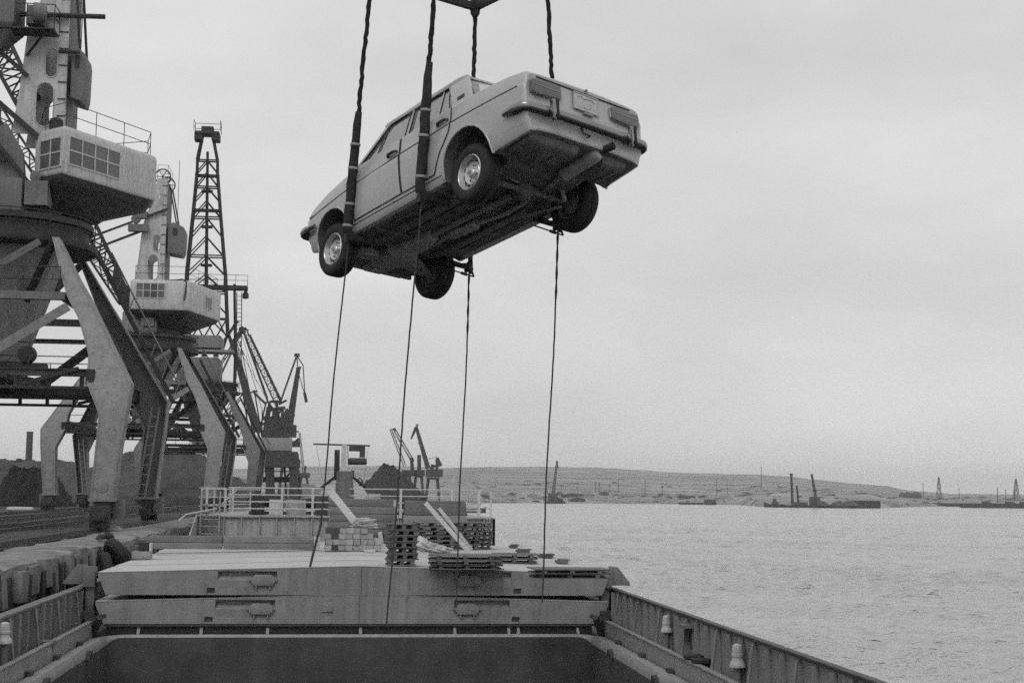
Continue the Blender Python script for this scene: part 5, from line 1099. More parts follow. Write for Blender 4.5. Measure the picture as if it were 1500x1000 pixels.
eo = MB(); eo.loft([[V(x, y*w, 0.19+z*h_) for y, z in ((-1, -0.5), (-0.7, -1), (0.7, -1), (1, -0.5), (1, 1.6), (-1, 1.6))] for x, w, h_ in ((2.16, 0.15, 0.07), (2.3, 0.17, 0.09), (2.75, 0.15, 0.06))]); eo.build('engine_sump', M_CARIN2, car)
DR, DF = 0.110, 0.130
wz_r, wz_f = 0.285-DR, 0.285-DF
# live rear axle, differential, links, springs; front cross beam, arms, tie rods
ax_ = MB(); ax_.tube((0, -0.60, wz_r), (0, 0.60, wz_r), 0.030, 12); ax_.lathe((0.12, 0, wz_r), [(0.035, -0.06), (0.045, 0), (0.085, 0.03), (0.105, 0.10), (0.09, 0.16), (0.04, 0.19)], ax=(-1, 0, 0), n=18); ax_.build('rear_axle', M_CARIN, car)
for s_ in (-1, 1):
    MB().tube((0.02, s_*0.50, wz_r-0.05), (0.58, s_*0.46, 0.20), 0.020, 8).build('trailing_arm', M_CARIN2, car)
    MB().tube((0.0, s_*0.40, wz_r+0.06), (0.42, s_*0.36, 0.27), 0.016, 8).build('trailing_arm', M_CARIN2, car)
    sp_ = MB().path([(0.08+0.055*math.cos(k*0.7), s_*0.44+0.055*math.sin(k*0.7), wz_r+0.04+0.006*k) for k in range(46)], 0.008, 5); sp_.build('coil_spring', M_CARIN2, car)
    MB().tube((-0.08, s_*0.47, wz_r-0.03), (-0.16, s_*0.30, 0.42), 0.026, 8).build('shock_absorber', M_CARIN2, car)
    am = MB(); am.beam((2.30, s_*0.30, 0.21), (2.424, s_*0.60, wz_f-0.05), 0.06, 0.035); am.beam((2.56, s_*0.30, 0.21), (2.424, s_*0.60, wz_f-0.05), 0.06, 0.035); am.build('control_arm', M_CARIN2, car)
    sp_ = MB().path([(2.43+0.055*math.cos(k*0.7), s_*0.46+0.055*math.sin(k*0.7), wz_f+0.03+0.0065*k) for k in range(46)], 0.009, 5); sp_.build('coil_spring', M_CARIN2, car)
    MB().tube((2.66, s_*0.30, 0.19), (2.52, s_*0.60, wz_f), 0.012, 6).build('tie_rod', M_CARIN2, car)
    MB().path([(2.78, s_*0.55, 0.20), (2.76, s_*0.30, 0.17), (2.76, 0, 0.165)], 0.012, 6).build('stabiliser_bar', M_CARIN2, car)
MB().tube((0.06, -0.45, wz_r+0.02), (-0.06, 0.42, 0.26), 0.014, 8).build('panhard_rod', M_CARIN2, car)
under('front_cross_beam', MB().bx(2.34, 2.50, -0.42, 0.42, 0.15, 0.235), M_CARIN2); under('front_valance', MB().bx(2.84, 2.88, -0.62, 0.62, 0.20, 0.30), M_CARIN); under('gravel_guard', MB().bx(2.55, 2.84, -0.45, 0.45, 0.175, 0.20), M_CARIN)
MB().lathe((2.62, 0.05, 0.10), [(0.0, 0), (0.03, 0.01), (0.03, 0.07), (0.015, 0.09)], n=10).build('drain_plug', M_RIM, car)
# wheels
def wheel(x, y, z, s_):
    a = (0, s_, 0); w = MB(); R0, R1 = 0.298, 0.178
    w.lathe((x, y, z), [(R1, -0.145), (R1+0.02, -0.155), (R0-0.06, -0.165), (R0-0.02, -0.150), (R0-0.003, -0.125), (R0, -0.10), (R0, -0.085), (R0-0.008, -0.080), (R0-0.008, -0.070), (R0, -0.065), (R0, -0.02), (R0-0.003, 0.0), (R0-0.02, 0.022), (R0-0.06, 0.036), (R1+0.02, 0.026), (R1, 0.014)], ax=a, n=48, cap=False)
    wo_ = thing_part('wheel', car, (x, y, z)); 
    t_ = w.build('tyre', M_RUB, wo_, ang=50)
    r_ = MB().lathe((x, y, z), [(R1+0.004, 0.016), (R1-0.006, 0.022), (R1-0.016, 0.010), (R1-0.022, -0.03), (R1-0.036, -0.045), (0.128, -0.040), (0.118, -0.022), (0.110, -0.014), (0.098, -0.020), (0.07, -0.028), (0.055, -0.030), (0.05, -0.016), (0.046, 0.0), (0.030, 0.006), (0.0, 0.008)], ax=a, n=40, cap=False); ro_ = r_.build('rim', M_RIM, wo_, ang=60)
    i_ = MB().lathe((x, y, z), [(R1+0.004, -0.146), (R1-0.02, -0.135), (R1-0.03, -0.06), (0.12, -0.05), (0.12, -0.11), (0.05, -0.13), (0.0, -0.13)], ax=a, n=32, cap=False); i_.build('brake_drum', M_CARIN, wo_, ang=60)
    for k in range(12):
        an = 2*math.pi*k/12; MB().box((x+0.127*math.cos(an), y-s_*0.028, z+0.127*math.sin(an)), (0.030, 0.012, 0.016), Matrix.Rotation(-an-math.pi/2, 3, 'Y')).build('vent_slot', M_BLACK, ro_)
    for k in range(4):
        an = 2*math.pi*k/4+0.4; MB().lathe((x+0.075*math.cos(an), y-s_*0.030, z+0.075*math.sin(an)), [(0.010, 0), (0.010, 0.018), (0, 0.02)], ax=a, n=8).build('wheel_nut', M_CARIN2, ro_)
    MB().lathe((x, y, z), [(0.026, 0.0), (0.024, 0.010), (0.0, 0.012)], ax=a, n=12).build('hub_cap', M_CARIN2, ro_)
def thing_part(name, parent, loc):
    o = bpy.data.objects.new(name, None); COL.objects.link(o); o.parent = parent; o.location = Vector(loc)-ORG[parent.name]; o.empty_display_size = 0.1; ORG[o.name] = Vector(loc); return o
ORG[car.name] = V(0, 0, 0)
for s_ in (-1, 1):
    wheel(-0.03, s_*0.705, wz_r, s_); wheel(2.424, s_*0.715, wz_f, s_)
# seats seen through the glass
for s_ in (-1, 1):
    g = MB(); rr = []
    for z, y_, d_, xo in ((0.42, 0.24, 0.06, 0.10), (0.60, 0.25, 0.08, 0.06), (0.90, 0.23, 0.07, -0.02), (1.02, 0.19, 0.05, -0.06)): rr.append([V(1.02+xo, s_*0.36-y_, z), V(1.02+xo, s_*0.36+y_, z), V(1.02+xo+d_*1.6, s_*0.36+y_*0.94, z), V(1.02+xo+d_*1.6, s_*0.36-y_*0.94, z)])
    g.loft(rr); g.build('front_seat', M_SEAT, car, bevel=0.03)
g = MB(); g.loft([[V(0.05+xo, -0.62, z), V(0.05+xo, 0.62, z), V(0.22+xo, 0.60, z), V(0.22+xo, -0.60, z)] for z, xo in ((0.45, 0.2), (0.8, 0.1), (0.99, 0.02))]); g.build('rear_seat', M_SEAT, car, bevel=0.03)
MB().path([(1.62+0.02*math.sin(a), 0.36+0.19*math.cos(a), 0.98+0.18*math.sin(a)) for a in [2*math.pi*i/20 for i in range(21)]], 0.012, 6).build('steering_wheel', M_TRIM, car)
# headlamps and grille on the hidden nose
for s_ in (-1, 1):
    for y in (0.40, 0.60): MB().lathe((2.945, s_*y, 0.60), [(0.085, 0), (0.085, 0.02), (0.07, 0.03), (0.0, 0.045)], ax=(1, 0, 0), n=18).build('headlamp', M_CHROME, car)
MB().bx(2.95, 2.965, -0.66, 0.66, 0.52, 0.68).build('grille', M_TRIM, car)
for s_ in (-1, 1): MB().bx(2.80, 2.87, s_*(side_y(2.83, 0.655)-0.004), s_*(side_y(2.83, 0.655)+0.008), 0.642, 0.672).build('side_repeater', M_LAMP, car, bevel=0.004)

# ---- slings, spreader frame and tag lines
def cw(x, y, z): return CW @ V(x, y, z)
FZT = 12.14
TOP = dict(LF=V(0.228, 15.115, FZT), LR=V(0.872, 13.872, FZT), RR=V(2.107, 14.71, FZT), RF=V(1.448, 15.952, FZT))
SILL = dict(LF=(1.98, 0.815, 0.19), LR=(0.64, 0.815, 0.19), RR=(0.43, -0.815, 0.19), RF=(1.98, -0.815, 0.19))
LAB = dict(LF='padded rope sling at the front of the car, on the side facing the cranes', LR='padded rope sling crossing the rear door of the car', RR='dark rope sling behind the boot of the car, on the far side', RF='dark rope sling dropping behind the roof from the spreader corner')
def rope_pts(a, b_, n=26, amp=0.010):
    return [a.lerp(b_, i/n)+V(random.uniform(-amp, amp), random.uniform(-amp, amp), 0) for i in range(n+1)]
for k in ('LF', 'LR', 'RR', 'RF'):
    s_ = SILL[k]; sgn = 1 if s_[1] > 0 else -1
    low = cw(s_[0], sgn*0.83, 0.20); top = TOP[k]; sl = thing('lifting_sling', LAB[k], 'sling', low, 'lifting slings under the car')
    split = low.lerp(top, {'LF': 0.47, 'LR': 0.51, 'RR': 0.5, 'RF': 0.5}[k])
    rp = MB().path(rope_pts(split, top, 30, 0.007), [random.uniform(0.021, 0.027) for _ in range(31)], 8, jit=0.08); rp.build('rope', M_ROPE, sl)
    mid = low.lerp(top, 0.36 if k == 'LF' else 0.42)
    body_pts = [low.lerp(split, i/18)+V(random.uniform(-0.004, 0.004), 0, 0) for i in range(19)]
    rad = [0.052-0.016*max(0, (i-12)/6.0)+random.uniform(-0.003, 0.003) for i in range(19)]
    under_ = [cw(s_[0]-0.02, sgn*0.55, 0.13), cw(s_[0], sgn*0.70, 0.125), cw(s_[0], sgn*0.79, 0.15)]
    if k in ('LF', 'LR'):
        sv = MB().path(under_+body_pts, [0.04, 0.046, 0.052]+rad, 12, jit=0.05); svo = sv.build('padded_sleeve', M_SLEEVE, sl, ang=60)
        for f_ in ((0.04, 0.22, 0.52, 0.72) if k == 'LF' else (0.10, 0.42, 0.62)):
            p_ = low.lerp(split, f_); d_ = (split-low).normalized(); MB().lathe(p_-d_*0.012, [(0.054, 0), (0.057, 0.006), (0.057, 0.022), (0.054, 0.028)], ax=d_, n=14, cap=False).build('tie_band', M_BAND, svo)
    else:
        MB().path(under_+body_pts, [0.03]*3+[0.03]*19, 8, jit=0.06).build('lower_rope', M_ROPE, sl)
    hk = cw(s_[0], sgn*0.66, 0.12)
    g = MB(); g.tube(cw(s_[0], sgn*0.86, 0.115), cw(s_[0], sgn*0.48, 0.115), 0.020, 8); g.tube(cw(s_[0]-0.05, sgn*0.80, 0.10), cw(s_[0]+0.05, sgn*0.80, 0.10), 0.025, 8); g.tube(cw(s_[0], sgn*0.84, 0.20), cw(s_[0], sgn*0.84, 0.06), 0.022, 8); g.build('lifting_hook', M_DARK, sl)
    if sgn < 0:
        a, b_ = cw(s_[0]+0.02, -0.50, 0.06), cw(s_[0]-0.02, -0.86, 0.02); g = MB(); g.tube(a, b_, 0.008, 6); g.tube(a.lerp(b_, 0.55), a.lerp(b_, 0.75), 0.018, 8); g.tube(b_, cw(s_[0], -0.84, 0.12), 0.012, 6); g.build('tensioner', M_DARK, sl)
END = dict(LF=(463, 830), LR=(566, 916), RR=(793, 882), RF=(667, 889)); TL = dict(LF='tag rope trailing from the front near sling, ending lowest left', LR='tag rope hanging from the sling at the rear door', RR='tag rope hanging from the far rear corner of the car, rightmost of four', RF='tag rope hanging from the far front corner of the car')
for k in ('LF', 'LR', 'RR', 'RF'):
    s_ = SILL[k]; sgn = 1 if s_[1] > 0 else -1; a = cw(s_[0], sgn*0.82, 0.09); b_ = at(*END[k], Y=a.y-0.4)
    n_ = 40; pts = [a.lerp(b_, i/n_)+V(0.007*math.sin(i*0.22+sgn), 0.01*math.sin(i*0.3), 0)+V(random.uniform(-0.002, 0.002), 0, 0) for i in range(n_+1)]
    rr = [0.0085+(0.006 if (sgn < 0 and i < 9 and i % 2) else 0) for i in range(n_+1)]
    if k == 'LF': pts[-5:] = [p+V(-0.012*(j_+1), 0, 0) for j_, p in enumerate(pts[-5:])]; rr[-6:] = [0.013]*6
    tag(MB().path(pts, rr, 6).build('tag_rope', M_TAG), TL[k], 'rope', 'tag ropes below the car')
sf = thing('spreader_frame', 'dark steel spreader frame above the car, only its corner in view', 'spreader', (TOP['LF']+TOP['RR'])/2)
T_ = [TOP[k] for k in ('LF', 'LR', 'RR', 'RF')]
for i in range(4):
    a, b_ = T_[i], T_[(i+1) % 4]; d_ = (b_-a).normalized()
    MB().beam(a-d_*0.0+V(0, 0, 0.06), b_+d_*0.0+V(0, 0, 0.06), 0.07, 0.08).build('frame_bar', M_DARK, sf)
for p_ in T_: MB().lathe(p_+V(0, 0, -0.02), [(0.03, -0.04), (0.055, 0.0), (0.07, 0.14), (0.05, 0.16)], n=10).build('corner_shackle', M_DARK, sf)
apx = sum(T_, V(0, 0, 0))/4+V(0, 0, 2.6)
for p_ in T_: MB().path(rope_pts(p_+V(0, 0, 0.12), apx, 12, 0.004), 0.018, 6).build('bridle_rope', M_ROPE, sf)
hk = MB().lathe(apx, [(0.05, -0.1), (0.14, 0.0), (0.16, 0.25), (0.05, 0.35)], n=14); hk.tube(apx+V(0, 0, 0.3), apx+V(0, 0, 12), 0.02, 6); hk.build('hook_block', M_DARK, sf)
# ================================================================== FARTHER CRANES, HEAPS, VESSELS
def far_crane(Y, label, hx, portal_px, house_px, booms, masts=(), lattices=(), extras=(), s=1.0, group='cranes farther along the shore', light=True, wm=None, ground=None):
    """points are given as sighted positions at the crane's own distance Y; depth comes from the portal width"""
    base = at(hx, portal_px[3], Y=Y); zg = (QZ if hx < 500 else tz(hx, Y)-0.2) if ground is None else ground
    t = thing('harbour_crane', label, 'crane', (base.x, Y, zg), group)
    P_ = lambda px, py, dy=0.0: at(px, py, Y=Y)+V(0, dy, 0)
    u = (at(hx+1, 700, Y=Y)-at(hx, 700, Y=Y)).length            # metres per sighted pixel
    x0, x1, yt, yb = portal_px; W2 = (x1-x0)*u*0.45
    for dx, px in ((-1, x0), (1, x1)):
        for dy in (-W2, W2):
            fo_ = P_(px, yb, dy); fo_.z = zg; MB().beam(fo_, P_(px+(hx-px)*0.45, yt, dy*0.5), 2.2*u, 2.2*u, w1=2.6*u, h1=2.6*u).build('portal_leg', M_FAR, t)
    MB().bx(P_(x0+(hx-x0)*0.25, yt).x, P_(x1+(hx-x1)*0.25, yt).x, Y-W2*0.8, Y+W2*0.8, P_(hx, yt).z, P_(hx, yt-3.2).z).build('portal_deck', M_FAR, t)
    a, b_, c, d = house_px; hw = abs(b_-a)*u
    hb = MB().bx(P_(a, d).x, P_(b_, d).x, Y-hw*0.4, Y+hw*0.4, P_(a, d).z, P_(a, c).z); hbo = hb.build('machine_house', wm or (M_FARL if light else M_FAR), t, bevel=0.1)
    if hw > 40:
        for k in range(3):
            xw = P_(a+(b_-a)*(0.15+0.27*k), d).x; z0, z1 = P_(a, d-(d-c)*0.45).z, P_(a, d-(d-c)*0.85).z; MB().bx(xw, xw+hw*0.15, Y-hw*0.4-0.04, Y-hw*0.4+0.02, z0, z1).build('window', M_DARK2, hbo)
    for (p0, p1, w) in booms: MB().beam(P_(*p0), P_(*p1), w[0]*u, w[0]*u*1.1, w1=w[1]*u, h1=w[1]*u*1.1).build('jib', M_FAR, t)
    for (p0, p1, w0, w1, n_, r) in lattices: MB().lattice(P_(*p0), P_(*p1), w0*u, w0*u, w1*u, w1*u, n_, r*u, side=(0, 1, 0), rd=r*u*0.35).build('jib', M_FAR, t)
    for (p0, p1, w) in masts: MB().beam(P_(*p0), P_(*p1), w*u, w*u).build('mast', M_FAR, t)
    for (p0, p1, w, nm) in extras:
        e0, e1 = P_(*p0), P_(*p1)
        if nm == 'portal_leg': e1.z = zg
        MB().beam(e0, e1, w*u, w*u).build(nm, M_FAR, t)
    return t
far_crane(270, 'crane with a pale cabin and twin lattice jibs, fourth along the quay', 401, (374, 436, 664, 716), (373, 427, 641, 660),
          [((377, 632), (352, 541), (12.0, 9.0)), ((352, 541), (335, 490), (8.5, 4.0))],
          masts=[((389, 640), (395, 588), 4), ((412, 640), (405, 590), 4), ((389, 636), (412, 600), 2.5), ((395, 588), (412, 588), 3.5), ((393, 642), (391, 600), 3), ((402, 640), (401, 606), 5)],
          lattices=[((408, 592), (357, 481), 8.5, 6, 11, 0.95), ((357, 481), (322, 535), 4.5, 2.6, 8, 0.7), ((372, 640), (346, 500), 2, 2, 14, 0.4)],
          extras=[((393, 590), (358, 490), 2.6, 'jib_stay'), ((347, 471), (326, 503), 4, 'beak'), ((356, 478), (340, 500), 2.2, 'beak'), ((372, 575), (390, 592), 3.5, 'counterweight_arm'), ((370, 573), (377, 573), 3, 'counterweight'), ((384, 642), (373, 574), 2.0, 'jib_stay'), ((352, 484), (376, 560), 0.6, 'cable'), ((347, 505), (395, 592), 0.6, 'cable'), ((351, 480), (361, 482), 3.2, 'jib_head'), ((343, 470), (350, 472), 3.2, 'jib_head'), ((365, 484), (358, 481), 1.4, 'jib_head'), ((327, 607), (358, 575), 1.4, 'jib_stay'), ((352, 576), (372, 574), 2.0, 'jib_deck'), ((380, 632), (438, 632), 2.0, 'platform'), ((366, 676), (440, 676), 6.0, 'working_platform'), ((388, 636), (394, 596), 7, 'machinery_frame'), ((400, 640), (404, 598), 9, 'machinery_frame'), ((414, 640), (416, 606), 8, 'machinery_frame'), ((384, 612), (426, 614), 6, 'machinery_deck'), ((390, 626), (424, 628), 7, 'winch'), ((396, 600), (418, 597), 5, 'gantry_deck'), ((380, 668), (380, 712), 5, 'portal_leg'), ((430, 668), (438, 712), 5, 'portal_leg'), ((370, 684), (404, 666), 2.6, 'brace'), ((404, 666), (438, 690), 2.6, 'brace'), ((374, 668), (436, 668), 6, 'ring_beam'), ((347, 500), (352, 480), 3, 'beak'), ((333, 492), (324, 520), 3, 'beak'), ((356, 576), (366, 640), 2.2, 'ladder_mast'), ((352, 500), (366, 575), 1.2, 'jib_stay'), ((360, 520), (384, 600), 0.8, 'cable'), ((378, 640), (390, 588), 2.2, 'gantry_leg'), ((392, 588), (404, 604), 3, 'gantry_leg'), ((420, 598), (428, 636), 3, 'gantry_leg'), ((384, 648), (384, 600), 1.5, 'gantry_leg'), ((366, 640), (384, 622), 2.0, 'gantry_leg'), ((408, 592), (420, 586), 3.2, 'counterweight'), ((376, 618), (392, 622), 4, 'drive_house'), ((418, 700), (440, 676), 3, 'brace'), ((388, 670), (394, 712), 3, 'portal_leg'), ((416, 670), (420, 712), 3, 'portal_leg'), ((372, 700), (440, 700), 2, 'tie_beam'), ((376, 690), (436, 690), 1.6, 'tie_beam')])
t4 = [o for o in COL.objects if o.name == 'harbour_crane'][0]; D4 = lambda px, py: (at(px, py, Y=270).x, at(px, py, Y=270).z)
MB().extY([D4(*p) for p in ((384, 641), (424, 641), (419, 622), (412, 614), (396, 612), (388, 624))], 267.5, 271.5).build('machinery_house', M_FAR, t4)
MB().extY([D4(*p) for p in ((366, 684), (440, 684), (436, 662), (370, 662))], 266.0, 274.0).build('slew_deck', M_FAR, t4)
for a, b_ in ((370, 384), (390, 404), (424, 438)): MB().extY([(D4(a, 716)[0], QZ), (D4(b_, 716)[0], QZ), D4(b_-2, 684), D4(a+2, 684)], 266.5, 268.5).build('portal_leg', M_FAR, t4)
MB().extY([D4(*p) for p in ((366, 706), (440, 706), (440, 698), (366, 698))], 272.0, 273.5).build('tie_beam', M_FAR, t4)
for (a, b_, w) in (((346, 472), (325, 506), 3.2), ((356, 479), (324, 548), 2.6), ((356, 481), (392, 584), 2.4), ((366, 490), (412, 586), 2.4), ((351, 511), (372, 628), 1.0), ((349, 500), (358, 520), 1.4), ((336, 606), (353, 584), 1.6), ((334, 606), (358, 572), 1.2)):
    p0, p1 = at(*a, Y=269.0), at(*b_, Y=269.0); MB().beam(p0, p1, w*0.13, w*0.13).build('jib_stay', M_FAR, t4)
far_crane(330, 'crane with a bent beak at the tip of its jib, fifth along the quay', 425, (408, 442, 668, 714), (408, 434, 622, 640),
          [((423, 628), (437, 540), (10.5, 5.5))],
          masts=[((412, 622), (414, 600), 4), ((428, 640), (424, 606), 6)],
          extras=[((411, 588), (434, 523), 2.6, 'jib_stay'), ((436, 540), (435, 520), 1.6, 'beak'), ((435, 521), (444, 535), 1.6, 'beak'), ((444, 535), (447, 586), 1.6, 'beak'), ((437, 545), (447, 580), 1.2, 'beak'), ((446, 575), (449, 589), 4.5, 'hook_block'), ((431, 520), (439, 520), 4.5, 'jib_head'), ((434, 540), (441, 538), 3.5, 'jib_head'), ((437, 524), (443, 534), 1.0, 'beak'), ((425, 655), (438, 642), 4, 'counterweight'), ((416, 604), (430, 612), 10, 'drive_house'), ((412, 650), (440, 650), 9, 'slew_deck')], light=False)
far_crane(640, 'small distant crane with a single pale lattice jib left of the light mast', 445, (438, 453, 700, 712), (436, 454, 692, 699), [], lattices=[((445, 694), (439, 634), 3, 2, 14, 0.45)], masts=[((446, 694), (448, 682), 3)], light=False, wm=M_FAR)
far_crane(500, 'distant crane with a long pale lattice jib, left of two behind the coal cone', 596, (589, 604, 700, 714), (588, 604, 688, 697), [], lattices=[((593, 682), (572, 628), 4, 2.5, 14, 0.45)], masts=[((604, 690), (603, 671), 5)], extras=[((602, 672), (574, 630), 0.5, 'cable')], light=False)
far_crane(505, 'distant crane with a lattice jib just right of the coal cone', 612, (606, 622, 699, 714), (604, 622, 688, 697), [], lattices=[((605, 676), (577, 627), 4.5, 3, 14, 0.5)], masts=[((614, 690), (614, 666), 5.5), ((604, 690), (603, 670), 5)], extras=[((575, 628), (580, 630), 3, 'jib_head')], light=False)
far_crane(480, 'distant crane with a dark solid jib and drooping beak beside the far shore', 634, (622, 646, 702, 716), (624, 648, 687, 698),
          [((627, 686), (610, 626), (6.5, 4.0)), ((609, 627), (602, 643), (4.2, 2.0)), ((608, 629), (612, 621), (3.6, 2.5))], masts=[((640, 690), (640, 672), 4), ((632, 690), (634, 680), 5)], extras=[((627, 672), (640, 669), 0.7, 'cable'), ((640, 670), (646, 682), 4.5, 'counterweight'), ((633, 683), (646, 681), 3.5, 'drive_house'), ((612, 649), (618, 648), 1.2, 'jib_deck')], light=False)
far_crane(925, 'thin floating crane on the far water beside the tall rope', 812, (807, 818, 733, 738), (803, 812, 722, 736), [], lattices=[((810, 725), (816, 675), 3.2, 1.6, 14, 0.5)], extras=[((815, 674), (818, 685), 1.2, 'beak'), ((812, 728), (824, 734), 5, 'counterweight')], light=False, ground=0.8)
tf = [o for o in COL.objects if o.name.startswith('harbour_crane') and 'floating' in o['label']][0]; a_, b_ = at(799, 738, Y=925).x, at(827, 738, Y=925).x; MB().ext([(a_, 921), (b_, 921), (b_, 929), (a_, 929)], -0.4, 1.6).build('hull', M_DARK, tf)

# ---- heaps
def heap(name, cx, cy, rx, ry, z0, hh, m, label, seed, flat=0.12, n=72):
    rnd = random.Random(seed); ph = [rnd.uniform(0, 6.28) for _ in range(8)]; g = MB(); rr = []
    for j in range(21):
        t = j/20; ring = []
        for i in range(n):
            a = 2*math.pi*i/n; k = 1+0.10*math.sin(2*a+ph[0])+0.07*math.sin(3*a+ph[1])+0.04*math.sin(7*a+ph[2])
            r_ = t*k; z = hh*max(0.0, 1-max(0, t-flat)/(1-flat))*(1+0.05*math.sin(5*a+ph[3]+6*t)+0.05*math.sin(9*a+ph[4]))+rnd.uniform(-1, 1)*hh*0.05*(t < 0.98)+hh*0.05*math.sin(14*a+ph[5]+9*t)*(0.2 < t < 0.95)
            ring.append(V(cx+rx*r_*math.cos(a), cy+ry*r_*math.sin(a), z0+(z if t < 0.99 else -0.3)))
        rr.append(ring)
    g.loft(rr, cap=False); return tag(g.build(name, m, ang=70), label, 'heap', 'bulk cargo heaps')
p = at(569, 685, Y=600); heap('coal_heap', p.x, 600, 17.5, 17, 1.0, p.z-1.0, M_COAL, 'black coal cone behind the foredeck rail', 3, 0.12)
heap('spoil_heap', -21.5, 178, 15.0, 22, QZ-0.1, 5.6, M_SPOIL, 'large grey bulk heap behind the second crane legs', 5, 0.35)
heap('spoil_heap', -43, 205, 22, 25, QZ-0.1, 4.9, M_SPOIL, 'dark grey heap behind the first crane legs on the left', 6, 0.30)
heap('spoil_heap', -70, 230, 30, 28, QZ-0.1, 4.8, M_COAL, 'dark heap at the left horizon under the thin chimney', 8, 0.35)
heap('coal_heap', -26.0, 126, 3.6, 5, QZ-0.1, 3.0, M_COAL, 'small rounded dark mound beside the landward crane legs', 9, 0.45)
p = at(44, 632, Y=420); ch = MB().lathe((p.x, 420, QZ), [(1.0, 0), (0.9, p.z-QZ-0.3), (1.0, p.z-QZ-0.2), (1.0, p.z-QZ)], n=16); tag(ch.build('chimney', M_DARK2), 'thin dark chimney standing on the left horizon', 'chimney')
p = at(28, 671, Y=420); ch = MB().lathe((p.x, 420, QZ), [(0.5, 0), (0.5, p.z-QZ)], n=12); ch.lathe((p.x, 420, p.z-1.2), [(0.9, 0), (0.9, 1.0), (0, 1.2)], n=12); tag(ch.build('vent_pipe', M_DARK2), 'short capped pipe left of the thin chimney', 'pipe')
bs = MB().lattice((-32.5, 118, QZ+1.2), (-27.6, 118, QZ+1.2), 2.2, 2.2, 2.2, 2.2, 4, 0.09, side=(0, 1, 0)); tag(bs.build('jib_section', M_CRL), 'pale lattice jib section lying on the ground at the left edge', 'jib section')
tr = MB(); p = at(30, 749, Z=QZ); tr.lathe((p.x-0.9, p.y, QZ+0.16), [(0.0, 0), (0.14, 0.05), (0.16, 0.4), (0.15, 1.6), (0.0, 1.75)], ax=(1, 0.1, 0), n=10); tag(tr.build('pale_log', M_WOODL), 'pale log lying on the dark ground at the left', 'log')
tr = MB(); p = at(159, 777, Z=QZ); tr.box((p.x, p.y, QZ+0.05), (1.0, 0.5, 0.12)); tr.box((p.x+0.1, p.y, QZ+0.14), (0.6, 0.3, 0.08)); tag(tr.build('rail_stop', M_COAM, bevel=0.03), 'pale wheel stop on the crane rail before the near leg', 'wheel stop')

# ---- vessels across the water
def boat(px, Y, L_, hgt, bm_, label, name='tug', cat='boat', bow=1):
    p = at(px, 740, Y=Y); t = thing(name, label, cat, (p.x, Y, 0))
    h_ = MB(); rr = []
    for u, w, zt in ((-0.5, 0.55, 0.85), (-0.42, 0.9, 0.8), (-0.1, 1.0, 0.75), (0.25, 0.9, 0.85), (0.42, 0.5, 1.15), (0.5, 0.08, 1.35)):
        x = p.x+bow*u*L_; rr.append([V(x, Y-bm_*w/2, hgt*zt), V(x, Y-bm_*w*0.42, -0.4), V(x, Y+bm_*w*0.42, -0.4), V(x, Y+bm_*w/2, hgt*zt)])
    h_.loft(rr); h_.build('hull', M_DARK, t); return t, p
t, p = boat(1134, 790, 12, 2.2, 4, 'small dark tug with a wheelhouse left of the crane barge', bow=-1)
w_ = MB().bx(p.x-1.0, p.x+2.4, 788.8, 791.2, 1.6, 3.2); w_.bx(p.x-0.6, p.x+1.2, 789.2, 790.8, 3.2, 4.8); w_.build('wheelhouse', M_DARK2, t); MB().tube((p.x, 790, 4.5), (p.x, 790, 6.5), 0.12).build('mast', M_DARK, t)
t, p = boat(1022, 955, 26, 1.6, 5, 'low dark barge with a raised end lying off the far shore', name='barge', cat='barge'); MB().bx(p.x+5, p.x+12, 953, 957, 1.2, 3.6).build('deckhouse', M_DARK2, t)
t, p = boat(655, 480, 8, 1.4, 3, 'small dark workboat just off the ship foredeck', name='workboat'); 
for o in [t]: pass
t2, p2 = boat(692, 470, 9, 1.5, 3, 'dark launch with a white cabin right of the foredeck end', name='launch'); MB().bx(p2.x-2.0, p2.x+1.5, 469.2, 470.8, 1.2, 2.6).build('cabin', M_WHITE, t2, bevel=0.1); MB().tube((p2.x-1, 470, 2.5), (p2.x-1.4, 470, 4.6), 0.08).build('mast', M_DARK2, t2)
def pontoon(px0, px1, Y, z1, label, name='pontoon'):
    a, b_ = at(px0, 740, Y=Y), at(px1, 740, Y=Y); t = thing(name, label, 'barge', ((a.x+b_.x)/2, Y, 0))
    MB().ext([(a.x, Y-4), (b_.x, Y-4), (b_.x, Y+4), (a.x, Y+4)], -0.4, z1).build('hull', M_DARK, t); return t, a, b_
t, a, b_ = pontoon(1149, 1222, 790, 1.4, 'crane barge with two lattice jibs on the far water', 'crane_barge')
Q = lambda px, py, Y=790: at(px, py, Y=Y)
for (p0, p1, w) in (((1161, 737), (1159, 694), 2.4), ((1170, 740), (1167, 711), 1.8), ((1196, 735), (1189, 694), 2.8)):
    MB().lattice(Q(*p0), Q(*p1), w*0.42, w*0.42, w*0.25, w*0.25, 12, 0.16, side=(0, 1, 0)).build('jib', M_DARK, t)
for (x0, x1, y0, y1) in ((1160, 1182, 735, 742), (1187, 1200, 727, 742), (1200, 1216, 738, 743)): MB().bx(Q(x0, y1).x, Q(x1, y1).x, 788, 792, 1.3, Q(x0, y0).z).build('deckhouse', M_DARK2, t, bevel=0.1)
MB().bx(Q(1157, 694).x, Q(1161, 694).x, 789.5, 790.5, Q(1159, 697).z, Q(1159, 693).z).build('jib_head', M_DARK, t)
t, a, b_ = pontoon(1222, 1262, 786, 1.6, 'low dark lighter heaped with spoil beside the crane barge', 'lighter'); g = MB(); n_ = 9
